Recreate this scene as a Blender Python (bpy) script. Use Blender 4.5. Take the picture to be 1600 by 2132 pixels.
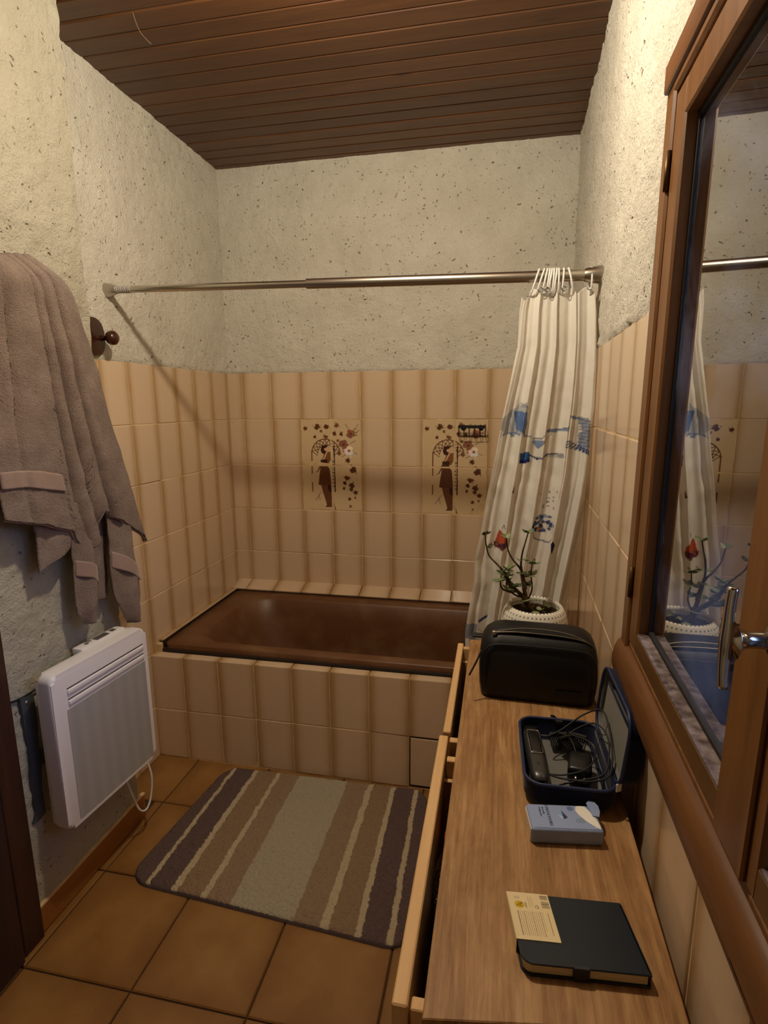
import bpy, bmesh, math, random
from mathutils import Vector, Matrix, noise
import numpy as np
random.seed(7); rng = np.random.RandomState(7)
scene = bpy.context.scene
for o in list(bpy.data.objects): bpy.data.objects.remove(o)

# ------------------------------------------------------------------ camera
cd = bpy.data.cameras.new('camera'); cam = bpy.data.objects.new('camera', cd)
scene.collection.objects.link(cam); scene.camera = cam
cd.sensor_fit = 'VERTICAL'; cd.sensor_height = 36.0; cd.sensor_width = 36.0
cd.lens = 1154.6 / 2132 * 36.0; cd.clip_start = 0.02
R_ = Vector((0.97996454, 0.19907202, -0.00631142)); U_ = Vector((-0.0316611, 0.18698576, 0.98185228)); W_ = Vector((-0.19663946, 0.96198059, -0.18954225))
cam.matrix_world = Matrix(((R_.x, U_.x, -W_.x, 0), (R_.y, U_.y, -W_.y, 0), (R_.z, U_.z, -W_.z, 1.4079), (0, 0, 0, 1)))

# ------------------------------------------------------------------ view, world, light
scene.view_settings.view_transform = 'Standard'; scene.view_settings.look = 'None'
scene.view_settings.gamma = 1.0; scene.view_settings.use_curve_mapping = False
scene.view_settings.exposure = 0.0
world = bpy.data.worlds.new('dusk_sky'); scene.world = world; world.use_nodes = True
wn = world.node_tree; bg = wn.nodes['Background']
tc = wn.nodes.new('ShaderNodeTexCoord'); sx = wn.nodes.new('ShaderNodeSeparateXYZ'); cr = wn.nodes.new('ShaderNodeValToRGB')
wn.links.new(tc.outputs['Generated'], sx.inputs[0]); wn.links.new(sx.outputs['Z'], cr.inputs[0]); wn.links.new(cr.outputs[0], bg.inputs['Color'])
cr.color_ramp.elements[0].position = 0.0; cr.color_ramp.elements[0].color = (0.40, 0.50, 0.84, 1)
cr.color_ramp.elements[1].position = 1.0; cr.color_ramp.elements[1].color = (0.26, 0.37, 0.80, 1)
bg.inputs['Strength'].default_value = 9.0
LAMP = Vector((-0.36, 1.13, 2.285))
ld = bpy.data.lights.new('bulb_light', 'POINT'); ld.energy = 45.0; ld.shadow_soft_size = 0.04; ld.color = (1.0, 0.86, 0.66)
lamp_light = bpy.data.objects.new('bulb_light', ld); scene.collection.objects.link(lamp_light); lamp_light.location = LAMP
pl = bpy.data.lights.new('window_portal', 'AREA'); pl.shape = 'RECTANGLE'; pl.size = 1.0; pl.size_y = 0.95; pl.cycles.is_portal = True
portal = bpy.data.objects.new('window_portal', pl); scene.collection.objects.link(portal)
portal.matrix_world = Matrix.Translation((0.335, 0.53, 1.43)) @ Matrix.Rotation(math.radians(90), 4, 'Y') @ Matrix.Rotation(math.radians(90), 4, 'Z')

# ------------------------------------------------------------------ helpers
COL = scene.collection; ORG = {}
def tag(o, label=None, cat=None, group=None, kind=None):
    if label: o['label'] = label
    if cat: o['category'] = cat
    if group: o['group'] = group
    if kind: o['kind'] = kind
    return o
def empty(name, loc, label=None, cat=None, group=None, kind=None):
    o = bpy.data.objects.new(name, None); COL.objects.link(o); o.location = loc; o.empty_display_size = 0.05
    ORG[o] = Vector(loc); return tag(o, label, cat, group, kind)
def link(name, me, parent=None, loc=None):
    o = bpy.data.objects.new(name, me); COL.objects.link(o)
    if parent is not None: o.parent = parent
    ORG[o] = ORG.get(parent, Vector((0, 0, 0))).copy()
    if loc is not None:
        o.location = Vector(loc) - ORG[o]; ORG[o] = Vector(loc)
    return o
def finish(bm, name, mat, parent=None, smooth=False, base=None, auto=None):
    """link a bmesh whose vertices are in world coordinates"""
    off = ORG.get(parent, Vector((0, 0, 0))) if parent is not None else Vector(base if base is not None else (0, 0, 0))
    bmesh.ops.translate(bm, vec=-off, verts=bm.verts)
    me = bpy.data.meshes.new(name); bm.normal_update(); bm.to_mesh(me); bm.free()
    for m in (mat if isinstance(mat, (list, tuple)) else [mat]): me.materials.append(m)
    if smooth:
        me.shade_smooth()
        if auto: me.set_sharp_from_angle(angle=math.radians(auto))
    o = bpy.data.objects.new(name, me); COL.objects.link(o)
    if parent is not None: o.parent = parent
    else: o.location = off
    ORG[o] = off.copy(); return o
def box(bm, x0, x1, y0, y1, z0, z1, bev=0, M=None, seg=1, mi=0):
    vs = [bm.verts.new((x, y, z)) for x in (x0, x1) for y in (y0, y1) for z in (z0, z1)]
    fs = [bm.faces.new([vs[i] for i in f]) for f in ((0, 1, 3, 2), (4, 6, 7, 5), (0, 4, 5, 1), (2, 3, 7, 6), (0, 2, 6, 4), (1, 5, 7, 3))]
    for f in fs: f.material_index = mi
    if M: bmesh.ops.transform(bm, matrix=M, verts=vs)
    if bev:
        es = list({e for f in fs for e in f.edges})
        bmesh.ops.bevel(bm, geom=es, offset=bev, segments=seg, affect='EDGES', profile=0.5)
def BM(): return bmesh.new()
def crom(pts, n=6):
    pts = [Vector(p) for p in pts]; out = []
    for i in range(len(pts) - 1):
        p0 = pts[max(i - 1, 0)]; p1 = pts[i]; p2 = pts[i + 1]; p3 = pts[min(i + 2, len(pts) - 1)]
        for k in range(n):
            t = k / n
            out.append(0.5 * ((2 * p1) + (p2 - p0) * t + (2 * p0 - 5 * p1 + 4 * p2 - p3) * t * t + (3 * p1 - p0 - 3 * p2 + p3) * t ** 3))
    out.append(pts[-1]); return out
def tube(bm, pts, r, n=8, cap=True, closed=False, mi=0):
    pts = [Vector(p) for p in pts]; N = len(pts)
    rs = r if isinstance(r, (list, tuple)) else [r] * N
    if len(rs) != N: rs = [rs[0] + (rs[-1] - rs[0]) * i / (N - 1) for i in range(N)]
    rings = []; up = None
    for i, p in enumerate(pts):
        a = pts[(i - 1) % N] if (closed or i > 0) else p; b = pts[(i + 1) % N] if (closed or i < N - 1) else p
        t = (b - a).normalized()
        if up is None: up = t.orthogonal().normalized()
        up = (up - t * up.dot(t)); up = up.normalized() if up.length > 1e-6 else t.orthogonal().normalized()
        s = t.cross(up)
        rings.append([bm.verts.new(p + rs[i] * (up * math.cos(2 * math.pi * k / n) + s * math.sin(2 * math.pi * k / n))) for k in range(n)])
    for i in range(N if closed else N - 1):
        A = rings[i]; B = rings[(i + 1) % N]
        for k in range(n):
            f = bm.faces.new((A[k], A[(k + 1) % n], B[(k + 1) % n], B[k])); f.material_index = mi
    if cap and not closed: bm.faces.new(rings[0][::-1]); bm.faces.new(rings[-1])
def lathe(bm, prof, c, n=32, M=None, capb=True, capt=False):
    rings = []
    for r, z in prof:
        rings.append([bm.verts.new((c[0] + r * math.cos(2 * math.pi * k / n), c[1] + r * math.sin(2 * math.pi * k / n), c[2] + z)) for k in range(n)])
    for A, B in zip(rings, rings[1:]):
        for k in range(n): bm.faces.new((A[k], A[(k + 1) % n], B[(k + 1) % n], B[k]))
    if capb: bm.faces.new(rings[0][::-1])
    if capt: bm.faces.new(rings[-1])
    if M: bmesh.ops.transform(bm, matrix=M, verts=[v for R in rings for v in R])
def prism(bm, poly, M, h, bev=0, seg=2):
    """poly in local xy, extruded to local z=h, placed by M"""
    a = [bm.verts.new((x, y, 0)) for x, y in poly]; b = [bm.verts.new((x, y, h)) for x, y in poly]; n = len(a)
    fs = [bm.faces.new(a[::-1]), bm.faces.new(b)] + [bm.faces.new((a[i], a[(i + 1) % n], b[(i + 1) % n], b[i])) for i in range(n)]
    if bev: 
        es = [e for e in fs[1].edges] + [e for e in fs[0].edges]
        r = bmesh.ops.bevel(bm, geom=es, offset=bev, segments=seg, affect='EDGES', profile=0.5)
        vs = {v for f in bm.faces for v in f.verts if v in a or v in b}
        vs = set(v for f in fs if f.is_valid for v in f.verts) | set(r['verts'])
    else: vs = set(a + b)
    bmesh.ops.recalc_face_normals(bm, faces=list({f for v in vs for f in v.link_faces}))
    bmesh.ops.transform(bm, matrix=M, verts=list(vs))
def rrect(x0, x1, y0, y1, r, n=6):
    out = []
    for cx, cy, a0 in ((x1 - r, y1 - r, 0), (x0 + r, y1 - r, 90), (x0 + r, y0 + r, 180), (x1 - r, y0 + r, 270)):
        for k in range(n + 1):
            a = math.radians(a0 + 90 * k / n); out.append((cx + r * math.cos(a), cy + r * math.sin(a)))
    return out
def grid_mesh(name, V, mat, parent=None, base=(0, 0, 0), closed_u=False, uv=None, col=None, smooth=True, flip=False):
    """V: (nv, nu, 3) array of world points"""
    nv, nu, _ = V.shape; off = np.array(ORG[parent]) if parent is not None else np.array(base, float)
    P = (V - off).reshape(-1, 3)
    F = []
    for j in range(nv - 1):
        for i in range(nu - 1 if not closed_u else nu):
            a = j * nu + i; b = j * nu + (i + 1) % nu; q = (a, b, b + nu, a + nu); F.append(q[::-1] if flip else q)
    me = bpy.data.meshes.new(name); me.from_pydata(P.tolist(), [], F)
    me.materials.append(mat)
    if smooth: me.shade_smooth()
    idx = np.array([l.vertex_index for l in me.loops]) if (uv is not None) else None
    if uv is not None:
        L = me.uv_layers.new(name='UVMap'); L.data.foreach_set('uv', uv.reshape(-1, 2)[idx].ravel().astype(np.float32))
    if col is not None:
        A = me.color_attributes.new(name='Col', type='FLOAT_COLOR', domain='POINT'); A.data.foreach_set('color', col.reshape(-1).astype(np.float32))
    o = bpy.data.objects.new(name, me); COL.objects.link(o)
    if parent is not None: o.parent = parent
    else: o.location = off
    ORG[o] = Vector(off); return o

# painting of printed patterns into per-vertex colours (rgba, alpha = ink)
class Ink:
    def __init__(s, X, Y): s.X, s.Y = X, Y; s.c = np.zeros(X.shape + (4,))
    def put(s, m, c, a=1.0):
        m = np.clip(m * a, 0, 1)[..., None]; c = np.array(c)
        s.c[..., :3] = s.c[..., :3] * (1 - m) + c * m if True else 0
        s.c[..., 3:] = s.c[..., 3:] + (1 - s.c[..., 3:]) * m
    def poly(s, pts, c, a=1.0):
        X, Y = s.X, s.Y; ins = np.zeros(X.shape, bool); n = len(pts)
        for i in range(n):
            x0, y0 = pts[i]; x1, y1 = pts[(i + 1) % n]
            if y0 == y1: continue
            cnd = ((y0 > Y) != (y1 > Y)) & (X < (x1 - x0) * (Y - y0) / (y1 - y0) + x0); ins ^= cnd
        s.put(ins.astype(float), c, a)
    def ell(s, cx, cy, rx, ry, c, a=1.0): s.put((((s.X - cx) / rx) ** 2 + ((s.Y - cy) / ry) ** 2 < 1).astype(float), c, a)
    def line(s, pts, w, c, a=1.0):
        d = np.full(s.X.shape, 1e9)
        for (x0, y0), (x1, y1) in zip(pts, pts[1:]):
            dx, dy = x1 - x0, y1 - y0; L = dx * dx + dy * dy + 1e-9
            t = np.clip(((s.X - x0) * dx + (s.Y - y0) * dy) / L, 0, 1); d = np.minimum(d, np.hypot(s.X - x0 - t * dx, s.Y - y0 - t * dy))
        s.put((d < w / 2).astype(float), c, a)
    def fleur(s, cx, cy, r, c, seed=0, k=5, c2=None):
        q = random.Random(seed)
        for i in range(k):
            a = 2 * math.pi * i / k + q.random(); s.ell(cx + r * .55 * math.cos(a), cy + r * .55 * math.sin(a), r * .5, r * .45, [v * (0.75 + .5 * q.random()) for v in c])
        s.ell(cx, cy, r * .28, r * .28, c2 or [v * .5 for v in c])
        for i in range(3):
            a = q.random() * 6.28; s.ell(cx + r * 1.3 * math.cos(a), cy + r * 1.3 * math.sin(a), r * .22, r * .16, c, .8)

# ------------------------------------------------------------------ materials
def srgb(r, g, b): return tuple(((c / 255) / 12.92 if c / 255 < .04045 else ((c / 255 + .055) / 1.055) ** 2.4) for c in (r, g, b)) + (1,)
class N:
    def __init__(s, name, rough=0.5, spec=0.5, metal=0.0, color=(.8, .8, .8, 1)):
        s.m = bpy.data.materials.new(name); s.m.use_nodes = True; s.t = s.m.node_tree; s.b = s.t.nodes['Principled BSDF']
        s.b.inputs['Roughness'].default_value = rough; s.b.inputs['Specular IOR Level'].default_value = spec; s.b.inputs['Metallic'].default_value = metal
        s.b.inputs['Base Color'].default_value = color; s.out = s.t.nodes['Material Output']
    def n(s, typ, **kw):
        x = s.t.nodes.new('ShaderNode' + typ)
        for k, v in kw.items():
            if k in x.inputs: x.inputs[k].default_value = v
            else: setattr(x, k, v)
        return x
    def l(s, a, b): s.t.links.new(a, b)
    def obj(s, scale=(1, 1, 1), rot=(0, 0, 0), world=False):
        c = s.n('TexCoord'); mp = s.n('Mapping'); mp.inputs['Scale'].default_value = scale; mp.inputs['Rotation'].default_value = rot
        if world: g = s.n('NewGeometry'); s.l(g.outputs['Position'], mp.inputs[0])
        else: s.l(c.outputs['Object'], mp.inputs[0])
        return mp.outputs[0]
    def noise(s, vec, scale, detail=4, rough=.5, dist=0):
        x = s.n('TexNoise'); x.inputs['Scale'].default_value = scale; x.inputs['Detail'].default_value = detail; x.inputs['Roughness'].default_value = rough; x.inputs['Distortion'].default_value = dist
        s.l(vec, x.inputs['Vector']); return x.outputs['Fac']
    def ramp(s, fac, stops):
        r = s.n('ValToRGB'); e = r.color_ramp.elements
        while len(e) < len(stops): e.new(0.5)
        for q, (p, c) in zip(e, stops): q.position = p; q.color = c if len(c) == 4 else tuple(c) + (1,)
        s.l(fac, r.inputs[0]); return r.outputs[0]
    def mix(s, fac, a, b, mode='MIX'):
        x = s.n('Mix', data_type='RGBA', blend_type=mode)
        for sock, v in ((x.inputs[0], fac), (x.inputs[6], a), (x.inputs[7], b)):
            if isinstance(v, (int, float)): sock.default_value = v
            elif isinstance(v, tuple): sock.default_value = v
            else: s.l(v, sock)
        return x.outputs[2]
    def math(s, op, a, b=0.0):
        x = s.n('Math', operation=op)
        for sock, v in ((x.inputs[0], a), (x.inputs[1], b)):
            if isinstance(v, (int, float)): sock.default_value = v
            else: s.l(v, sock)
        return x.outputs[0]
    def bump(s, h, strength=.3, dist=.01, prev=None):
        x = s.n('Bump'); x.inputs['Strength'].default_value = strength; x.inputs['Distance'].default_value = dist; s.l(h, x.inputs['Height'])
        if prev: s.l(prev, x.inputs['Normal'])
        s.l(x.outputs[0], s.b.inputs['Normal']); return x.outputs[0]
    def col(s, c): s.l(c, s.b.inputs['Base Color'])
def plain(name, c, rough=.5, metal=0, spec=.5): return N(name, rough, spec, metal, c).m
G = lambda v: (v, v, v, 1)

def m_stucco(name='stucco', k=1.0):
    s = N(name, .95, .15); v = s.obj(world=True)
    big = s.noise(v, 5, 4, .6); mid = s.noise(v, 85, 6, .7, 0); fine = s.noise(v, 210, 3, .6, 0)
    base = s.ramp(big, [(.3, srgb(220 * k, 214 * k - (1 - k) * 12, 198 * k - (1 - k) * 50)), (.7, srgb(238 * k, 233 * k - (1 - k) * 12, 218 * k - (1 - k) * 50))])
    vo = s.n('TexVoronoi', feature='F1'); vo.inputs['Scale'].default_value = 48; vo.inputs['Randomness'].default_value = 1
    ds = s.n('VectorMath', operation='ADD'); nz = s.n('TexNoise'); nz.inputs['Scale'].default_value = 30; s.l(v, nz.inputs['Vector'])
    sc = s.n('VectorMath', operation='SCALE'); sc.inputs['Scale'].default_value = .05; s.l(nz.outputs['Color'], sc.inputs[0]); s.l(v, ds.inputs[0]); s.l(sc.outputs[0], ds.inputs[1]); s.l(ds.outputs[0], vo.inputs['Vector'])
    pits = s.ramp(vo.outputs['Distance'], [(.09, G(1)), (.2, G(0))])
    gate = s.ramp(s.noise(v, 21, 3, .6), [(.44, G(0)), (.56, G(1))])
    pit = s.math('MULTIPLY', pits, gate)
    c = s.mix(s.math('MULTIPLY', pit, .9), base, srgb(128, 110, 80)); s.col(c)
    h = s.math('SUBTRACT', s.math('ADD', s.math('MULTIPLY', mid, 1.0), s.math('MULTIPLY', fine, .35)), s.math('MULTIPLY', pit, .8))
    s.bump(h, .85, .014); return s.m
def tile_nodes(s, edge=True, lo=(168, 132, 82), hi=(218, 192, 160)):
    u = s.n('UVMap', uv_map='UVMap'); sp = s.n('SeparateXYZ'); s.l(u.outputs[0], sp.inputs[0])
    a = s.math('ABSOLUTE', s.math('SUBTRACT', sp.outputs[0], .53)); oi = s.n('ObjectInfo')
    nz = s.noise(s.obj(world=True), 9, 3, .6); w = s.math('ADD', a, s.math('MULTIPLY', s.math('SUBTRACT', nz, .5), .10))
    w = s.math('ADD', w, s.math('MULTIPLY', s.math('SUBTRACT', oi.outputs['Random'], .5), .06))
    f = s.ramp(w, [(.24, G(0)), (.36, G(.25)), (.44, G(.75)), (.50, G(1))])
    base = s.mix(s.noise(s.obj(world=True), 3.5, 3), srgb(*[int(x * .95) for x in hi]), srgb(*hi))
    c = s.mix(s.math('MULTIPLY', f, .85 if edge else 0.08), base, srgb(*lo))
    spk = s.ramp(s.noise(s.obj(world=True), 420, 2), [(.60, G(0)), (.72, G(1))]); c = s.mix(s.math('MULTIPLY', spk, .12), c, srgb(150, 110, 70))
    return c
def m_tile(name, edge=True):
    s = N(name, .17, .5); s.col(tile_nodes(s, edge)); s.bump(s.noise(s.obj(world=True), 22, 2), .04, .01); return s.m
def m_decor():
    s = N('printed_tile_glaze', .2, .5); base = tile_nodes(s, False, hi=(216, 190, 150)); vc = s.n('VertexColor', layer_name='Col')
    s.col(s.mix(vc.outputs['Alpha'], base, vc.outputs['Color'])); return s.m
def m_wood(name, c1, c2, c3, axis='y', rough=.45, scale=1.0, knots=0.0, spec=.4, bump=.08, rand=.25):
    s = N(name, rough, spec); k = {'x': (.06, 1, 1), 'y': (1, .06, 1), 'z': (1, 1, .06)}[axis]
    oi = s.n('ObjectInfo'); v0 = s.obj(tuple(q * scale for q in k), world=True)
    ad = s.n('VectorMath', operation='ADD'); cb = s.n('CombineXYZ'); r = s.math('MULTIPLY', oi.outputs['Random'], 17.0)
    for i in range(3): s.l(r, cb.inputs[i])
    s.l(v0, ad.inputs[0]); s.l(cb.outputs[0], ad.inputs[1]); v = ad.outputs[0]
    g = s.noise(v, 34, 7, .68, .35); g2 = s.noise(v, 130, 3, .6); 
    c = s.ramp(g, [(.28, c1), (.5, c2), (.72, c3)])
    c = s.mix(.22, c, s.ramp(g2, [(.3, c1), (.7, c3)]))
    if knots:
        vo = s.n('TexVoronoi'); vo.inputs['Scale'].default_value = 3.2; s.l(s.obj({'x': (.55, 3, 1), 'y': (3, .55, 1), 'z': (3, 1, .55)}[axis], world=True), vo.inputs['Vector'])
        kn = s.ramp(vo.outputs['Distance'], [(.03, G(1)), (.09, G(0))]); c = s.mix(s.math('MULTIPLY', kn, knots), c, tuple(q * .25 for q in c1[:3]) + (1,))
    br = s.math('ADD', 1 - rand / 2, s.math('MULTIPLY', oi.outputs['Random'], rand)); hs = s.n('HueSaturation'); s.l(br, hs.inputs['Value']); s.l(c, hs.inputs['Color']); s.col(hs.outputs[0])
    s.bump(g, bump, .004); return s.m
def m_terra():
    s = N('floor_tile_glaze', .38, .45); v = s.obj(world=True); u = s.n('UVMap', uv_map='UVMap'); sp = s.n('SeparateXYZ'); s.l(u.outputs[0], sp.inputs[0])
    a = s.math('MAXIMUM', s.math('ABSOLUTE', s.math('SUBTRACT', sp.outputs[0], .5)), s.math('ABSOLUTE', s.math('SUBTRACT', sp.outputs[1], .5)))
    w = s.math('ADD', a, s.math('MULTIPLY', s.math('SUBTRACT', s.noise(v, 6, 4), .5), .35)); f = s.ramp(w, [(.25, G(0)), (.52, G(1))])
    base = s.ramp(s.noise(v, 9, 5, .6), [(.3, srgb(138, 98, 50)), (.7, srgb(158, 118, 66))])
    c = s.mix(s.math('MULTIPLY', f, .65), base, srgb(118, 76, 34))
    dk = s.ramp(s.noise(v, 60, 2), [(.76, G(0)), (.80, G(1))]); c = s.mix(s.math('MULTIPLY', dk, .5), c, srgb(90, 50, 20)); s.col(c)
    s.bump(s.noise(v, 18, 3), .06, .01); return s.m
def m_fabric(name, c1, c2, sc=900, rough=.95, bs=.4, dist=.003):
    s = N(name, rough, .1); v = s.obj(world=True); n = s.noise(v, sc, 3, .7); big = s.noise(v, 14, 3)
    s.col(s.mix(.5, s.ramp(n, [(.3, c1), (.7, c2)]), s.ramp(big, [(.3, c1), (.7, c2)]))); s.bump(n, bs, dist)
    s.b.inputs['Sheen Weight'].default_value = .15; return s.m
def m_printcloth(name, base, rough=.85, trans=0.25, wr=.25):
    s = N(name, rough, .2); vc = s.n('VertexColor', layer_name='Col'); s.col(s.mix(vc.outputs['Alpha'], base, vc.outputs['Color']))
    v = s.obj((1, 1, .7), world=True); s.bump(s.noise(v, 26, 4, .55, .8), wr, .008)
    if trans:
        tr = s.n('BsdfTranslucent'); s.l(s.mix(vc.outputs['Alpha'], base, vc.outputs['Color']), tr.inputs[0]); mx = s.n('MixShader'); mx.inputs[0].default_value = trans
        s.l(s.b.outputs[0], mx.inputs[1]); s.l(tr.outputs[0], mx.inputs[2]); s.l(mx.outputs[0], s.out.inputs[0])
    return s.m
def m_glass(name, tint=(.9, .93, .95, 1), ior=1.52, boost=1.0, haze=0.0):
    s = N(name); fr = s.n('Fresnel'); fr.inputs[0].default_value = ior; gl = s.n('BsdfGlossy'); gl.inputs['Roughness'].default_value = .01
    tr = s.n('BsdfTransparent'); tr.inputs[0].default_value = tint; mx = s.n('MixShader')
    f = s.math('MINIMUM', s.math('MULTIPLY', fr.outputs[0], boost), 1.0); s.l(f, mx.inputs[0]); s.l(tr.outputs[0], mx.inputs[1]); s.l(gl.outputs[0], mx.inputs[2]); last = mx.outputs[0]
    if haze:  # patchy milky film on the pane standing in for bluish dusk haze
        d = s.n('BsdfDiffuse'); d.inputs[0].default_value = G(.8); t2 = s.n('BsdfTranslucent'); t2.inputs[0].default_value = G(.8); ms = s.n('MixShader'); ms.inputs[0].default_value = .6; s.l(d.outputs[0], ms.inputs[1]); s.l(t2.outputs[0], ms.inputs[2])
        v = s.obj(world=True); k = s.ramp(s.noise(v, 4.5, 6, .65, .8), [(.45, G(.0)), (.62, G(1))]); m2 = s.n('MixShader')
        s.l(s.math('MULTIPLY', k, haze), m2.inputs[0]); s.l(last, m2.inputs[1]); s.l(ms.outputs[0], m2.inputs[2]); last = m2.outputs[0]
    s.l(last, s.out.inputs[0]); return s.m
STUCCO = m_stucco(); STUCCO2 = m_stucco('dimmed_stucco', .84); TILE = m_tile('wall_tile_glaze'); TILEP = m_tile('plain_tile_glaze', False); DECOR = m_decor()  # near left wall copy darkened and browned in colour to offset strong lamp light
GROUT = N('grout', .9, .2); GROUT.col(GROUT.ramp(GROUT.noise(GROUT.obj(world=True), 30, 3), [(.3, srgb(196, 164, 118)), (.7, srgb(222, 196, 152))])); GROUT = GROUT.m
FGROUT = plain('floor_grout', srgb(62, 46, 30), .9)
TERRA = m_terra()
CEIL = m_wood('ceiling_plank_wood', srgb(66, 38, 18), srgb(86, 52, 26), srgb(102, 66, 35), 'x', .42, 1, .75, .45, .08, .35)
CEILD = plain('dark_gap', srgb(26, 14, 8), .9)
WIN = m_wood('window_wood', srgb(88, 56, 22), srgb(116, 74, 32), srgb(134, 90, 44), 'z', .4, 1.2, 0, .5, .1, .1)
WINH = m_wood('window_wood_level', srgb(80, 54, 26), srgb(100, 68, 32), srgb(118, 82, 42), 'y', .4, 1.2, 0, .5, .1, .1)
WINR = m_wood('moulding_wood', srgb(84, 50, 24), srgb(104, 64, 30), srgb(122, 80, 42), 'y', .42, 1.2, 0, .4, .1, .1)
DOORW = m_wood('dark_door_wood', srgb(42, 24, 20), srgb(58, 34, 26), srgb(74, 44, 30), 'z', .4, 1, 0, .4, .06, .1)
def m_ply():
    s = N('plywood', .5, .3); a = s.noise(s.obj((1, .16, 1), world=True), 34, 7, .7, .6); b = s.noise(s.obj((1, .05, 1), world=True), 190, 3, .6); k = s.noise(s.obj(world=True), 11, 5, .65, .5)
    c = s.ramp(a, [(.28, srgb(118, 80, 44)), (.5, srgb(152, 112, 68)), (.72, srgb(184, 146, 100))]); c = s.mix(.30, c, s.ramp(b, [(.35, srgb(104, 66, 34)), (.65, srgb(190, 150, 102))]))
    c = s.mix(.55, c, s.ramp(k, [(.3, G(.85)), (.55, G(1.15)), (.75, G(1.3))]), 'MULTIPLY')
    st = s.ramp(s.noise(s.obj((1, .5, 1), world=True), 26, 2, .5), [(.74, G(0)), (.80, G(1))]); c = s.mix(s.math('MULTIPLY', st, .5), c, srgb(84, 50, 26)); s.col(c); s.bump(a, .08, .004); return s.m
PLY = m_ply()
PINE = m_wood('pine', srgb(196, 152, 98), srgb(214, 172, 118), srgb(226, 188, 136), 'y', .55, 1.0, .3, .3, .06, .1)
TUB = N('tub_enamel', .42, .4); TUB.col(TUB.mix(TUB.ramp(TUB.noise(TUB.obj(world=True), 6, 5, .6), [(.45, G(0)), (.75, G(.5))]), srgb(100, 64, 38), srgb(140, 112, 80))); TUB = TUB.m
BLACKG = plain('black_sealant', srgb(40, 28, 20), .6)
STEEL = N('brushed_steel', .28, .5, 1.0, srgb(190, 184, 172)).m
CHROME = plain('satin_chrome', srgb(215, 212, 205), .16, 1.0)
TOWEL = m_fabric('terry_cloth', srgb(124, 104, 92), srgb(176, 154, 138), 330, .97, 1.0, .009)
TOWELB = m_fabric('woven_band_cloth', srgb(136, 115, 103), srgb(162, 141, 129), 700, .85, .25, .002)
WHITEP = plain('white_painted_metal', srgb(226, 224, 226), .35); WHITEPL = plain('white_plastic', srgb(222, 220, 216), .4)
DARKW = m_wood('dark_turned_wood', srgb(36, 16, 8), srgb(56, 26, 14), srgb(70, 34, 18), 'z', .25, 1, 0, .5, .03, .1)
CURT = m_printcloth('curtain_cloth', srgb(232, 228, 218))
LEATHER = N('black_leather', .48, .35); LEATHER.col(LEATHER.mix(.5, srgb(12, 11, 12), srgb(19, 18, 18))); LEATHER.bump(LEATHER.noise(LEATHER.obj(world=True), 300, 3), .12, .002); LEATHER = LEATHER.m
BLACKP = plain('black_plastic', srgb(16, 16, 18), .35); BLACKM = plain('black_rubber', srgb(14, 14, 15), .6)
NAVY = m_fabric('navy_fabric', srgb(9, 14, 32), srgb(16, 24, 50), 900, .7, .15, .001)
NAVYR = plain('navy_piping', srgb(20, 34, 72), .5)
GREYL = m_fabric('grey_lining', srgb(96, 96, 92), srgb(116, 114, 108), 1200, .9, .2, .001)
GUN = plain('gunmetal_plastic', srgb(72, 70, 68), .32, .5)


# ------------------------------------------------------------------ room dimensions (metres)
XN, XA, YB, YT, ZC = -1.18, -1.327, 2.622, 1.83, 2.483
YE = 1.482            # end of the near left wall, the bath alcove starts here
YF = -1.25            # wall behind the viewer
TW, TH, ZT = 0.15, 0.225, 1.566
SK = Vector((0.03, 1, 0)).normalized(); NRM = Vector((-1, 0.03, 0)).normalized(); WO = Vector((0.227, 0, 0))   # right wall runs slightly askew
def RW(s, n, z): return WO + SK * s + NRM * n + Vector((0, 0, z))
MR = Matrix.Translation(WO) @ Matrix(((SK.x, NRM.x, 0, 0), (SK.y, NRM.y, 0, 0), (0, 0, 1, 0), (0, 0, 0, 1)))      # local (s, n, z)
def boxR(bm, s0, s1, n0, n1, z0, z1, bev=0, seg=1): box(bm, s0, s1, n0, n1, z0, z1, bev, MR, seg)

# ---- tiles: local mesh lies in xz, face towards -y, top left corner at the origin
TILE_CACHE = {}
def tile_mesh(w, h, mat, full=TW, fullh=TH, t=.007, u0=0.0, ins=.0022):
    key = (round(w, 4), round(h, 4), mat.name, round(u0, 3))
    if key in TILE_CACHE: return TILE_CACHE[key]
    g = .0014; bm = BM(); L = bm.loops.layers.uv.new('UVMap')
    A = [(g, 0, -g), (w - g, 0, -g), (w - g, 0, -h + g), (g, 0, -h + g)]
    B = [(g + i * 0, -t + .0012, z) for i, (x, _, z) in zip([0] * 4, A)]
    a = [bm.verts.new(p) for p in A]; b = [bm.verts.new((p[0], -t + .0015, p[2])) for p in A]
    q = ins; C_ = [(g + q, -t, -g - q), (w - g - q, -t, -g - q), (w - g - q, -t, -h + g + q), (g + q, -t, -h + g + q)]
    c = [bm.verts.new(p) for p in C_]
    for i in range(4):
        j = (i + 1) % 4; bm.faces.new((a[i], b[i], b[j], a[j])); bm.faces.new((b[i], c[i], c[j], b[j]))
    bm.faces.new(c[::-1]); bmesh.ops.recalc_face_normals(bm, faces=bm.faces)
    for f in bm.faces:
        for l in f.loops: l[L].uv = ((l.vert.co.x + u0) / full, -l.vert.co.z / fullh)
    me = bpy.data.meshes.new('tile'); bm.to_mesh(me); bm.free(); me.materials.append(mat); TILE_CACHE[key] = me; return me
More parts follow.
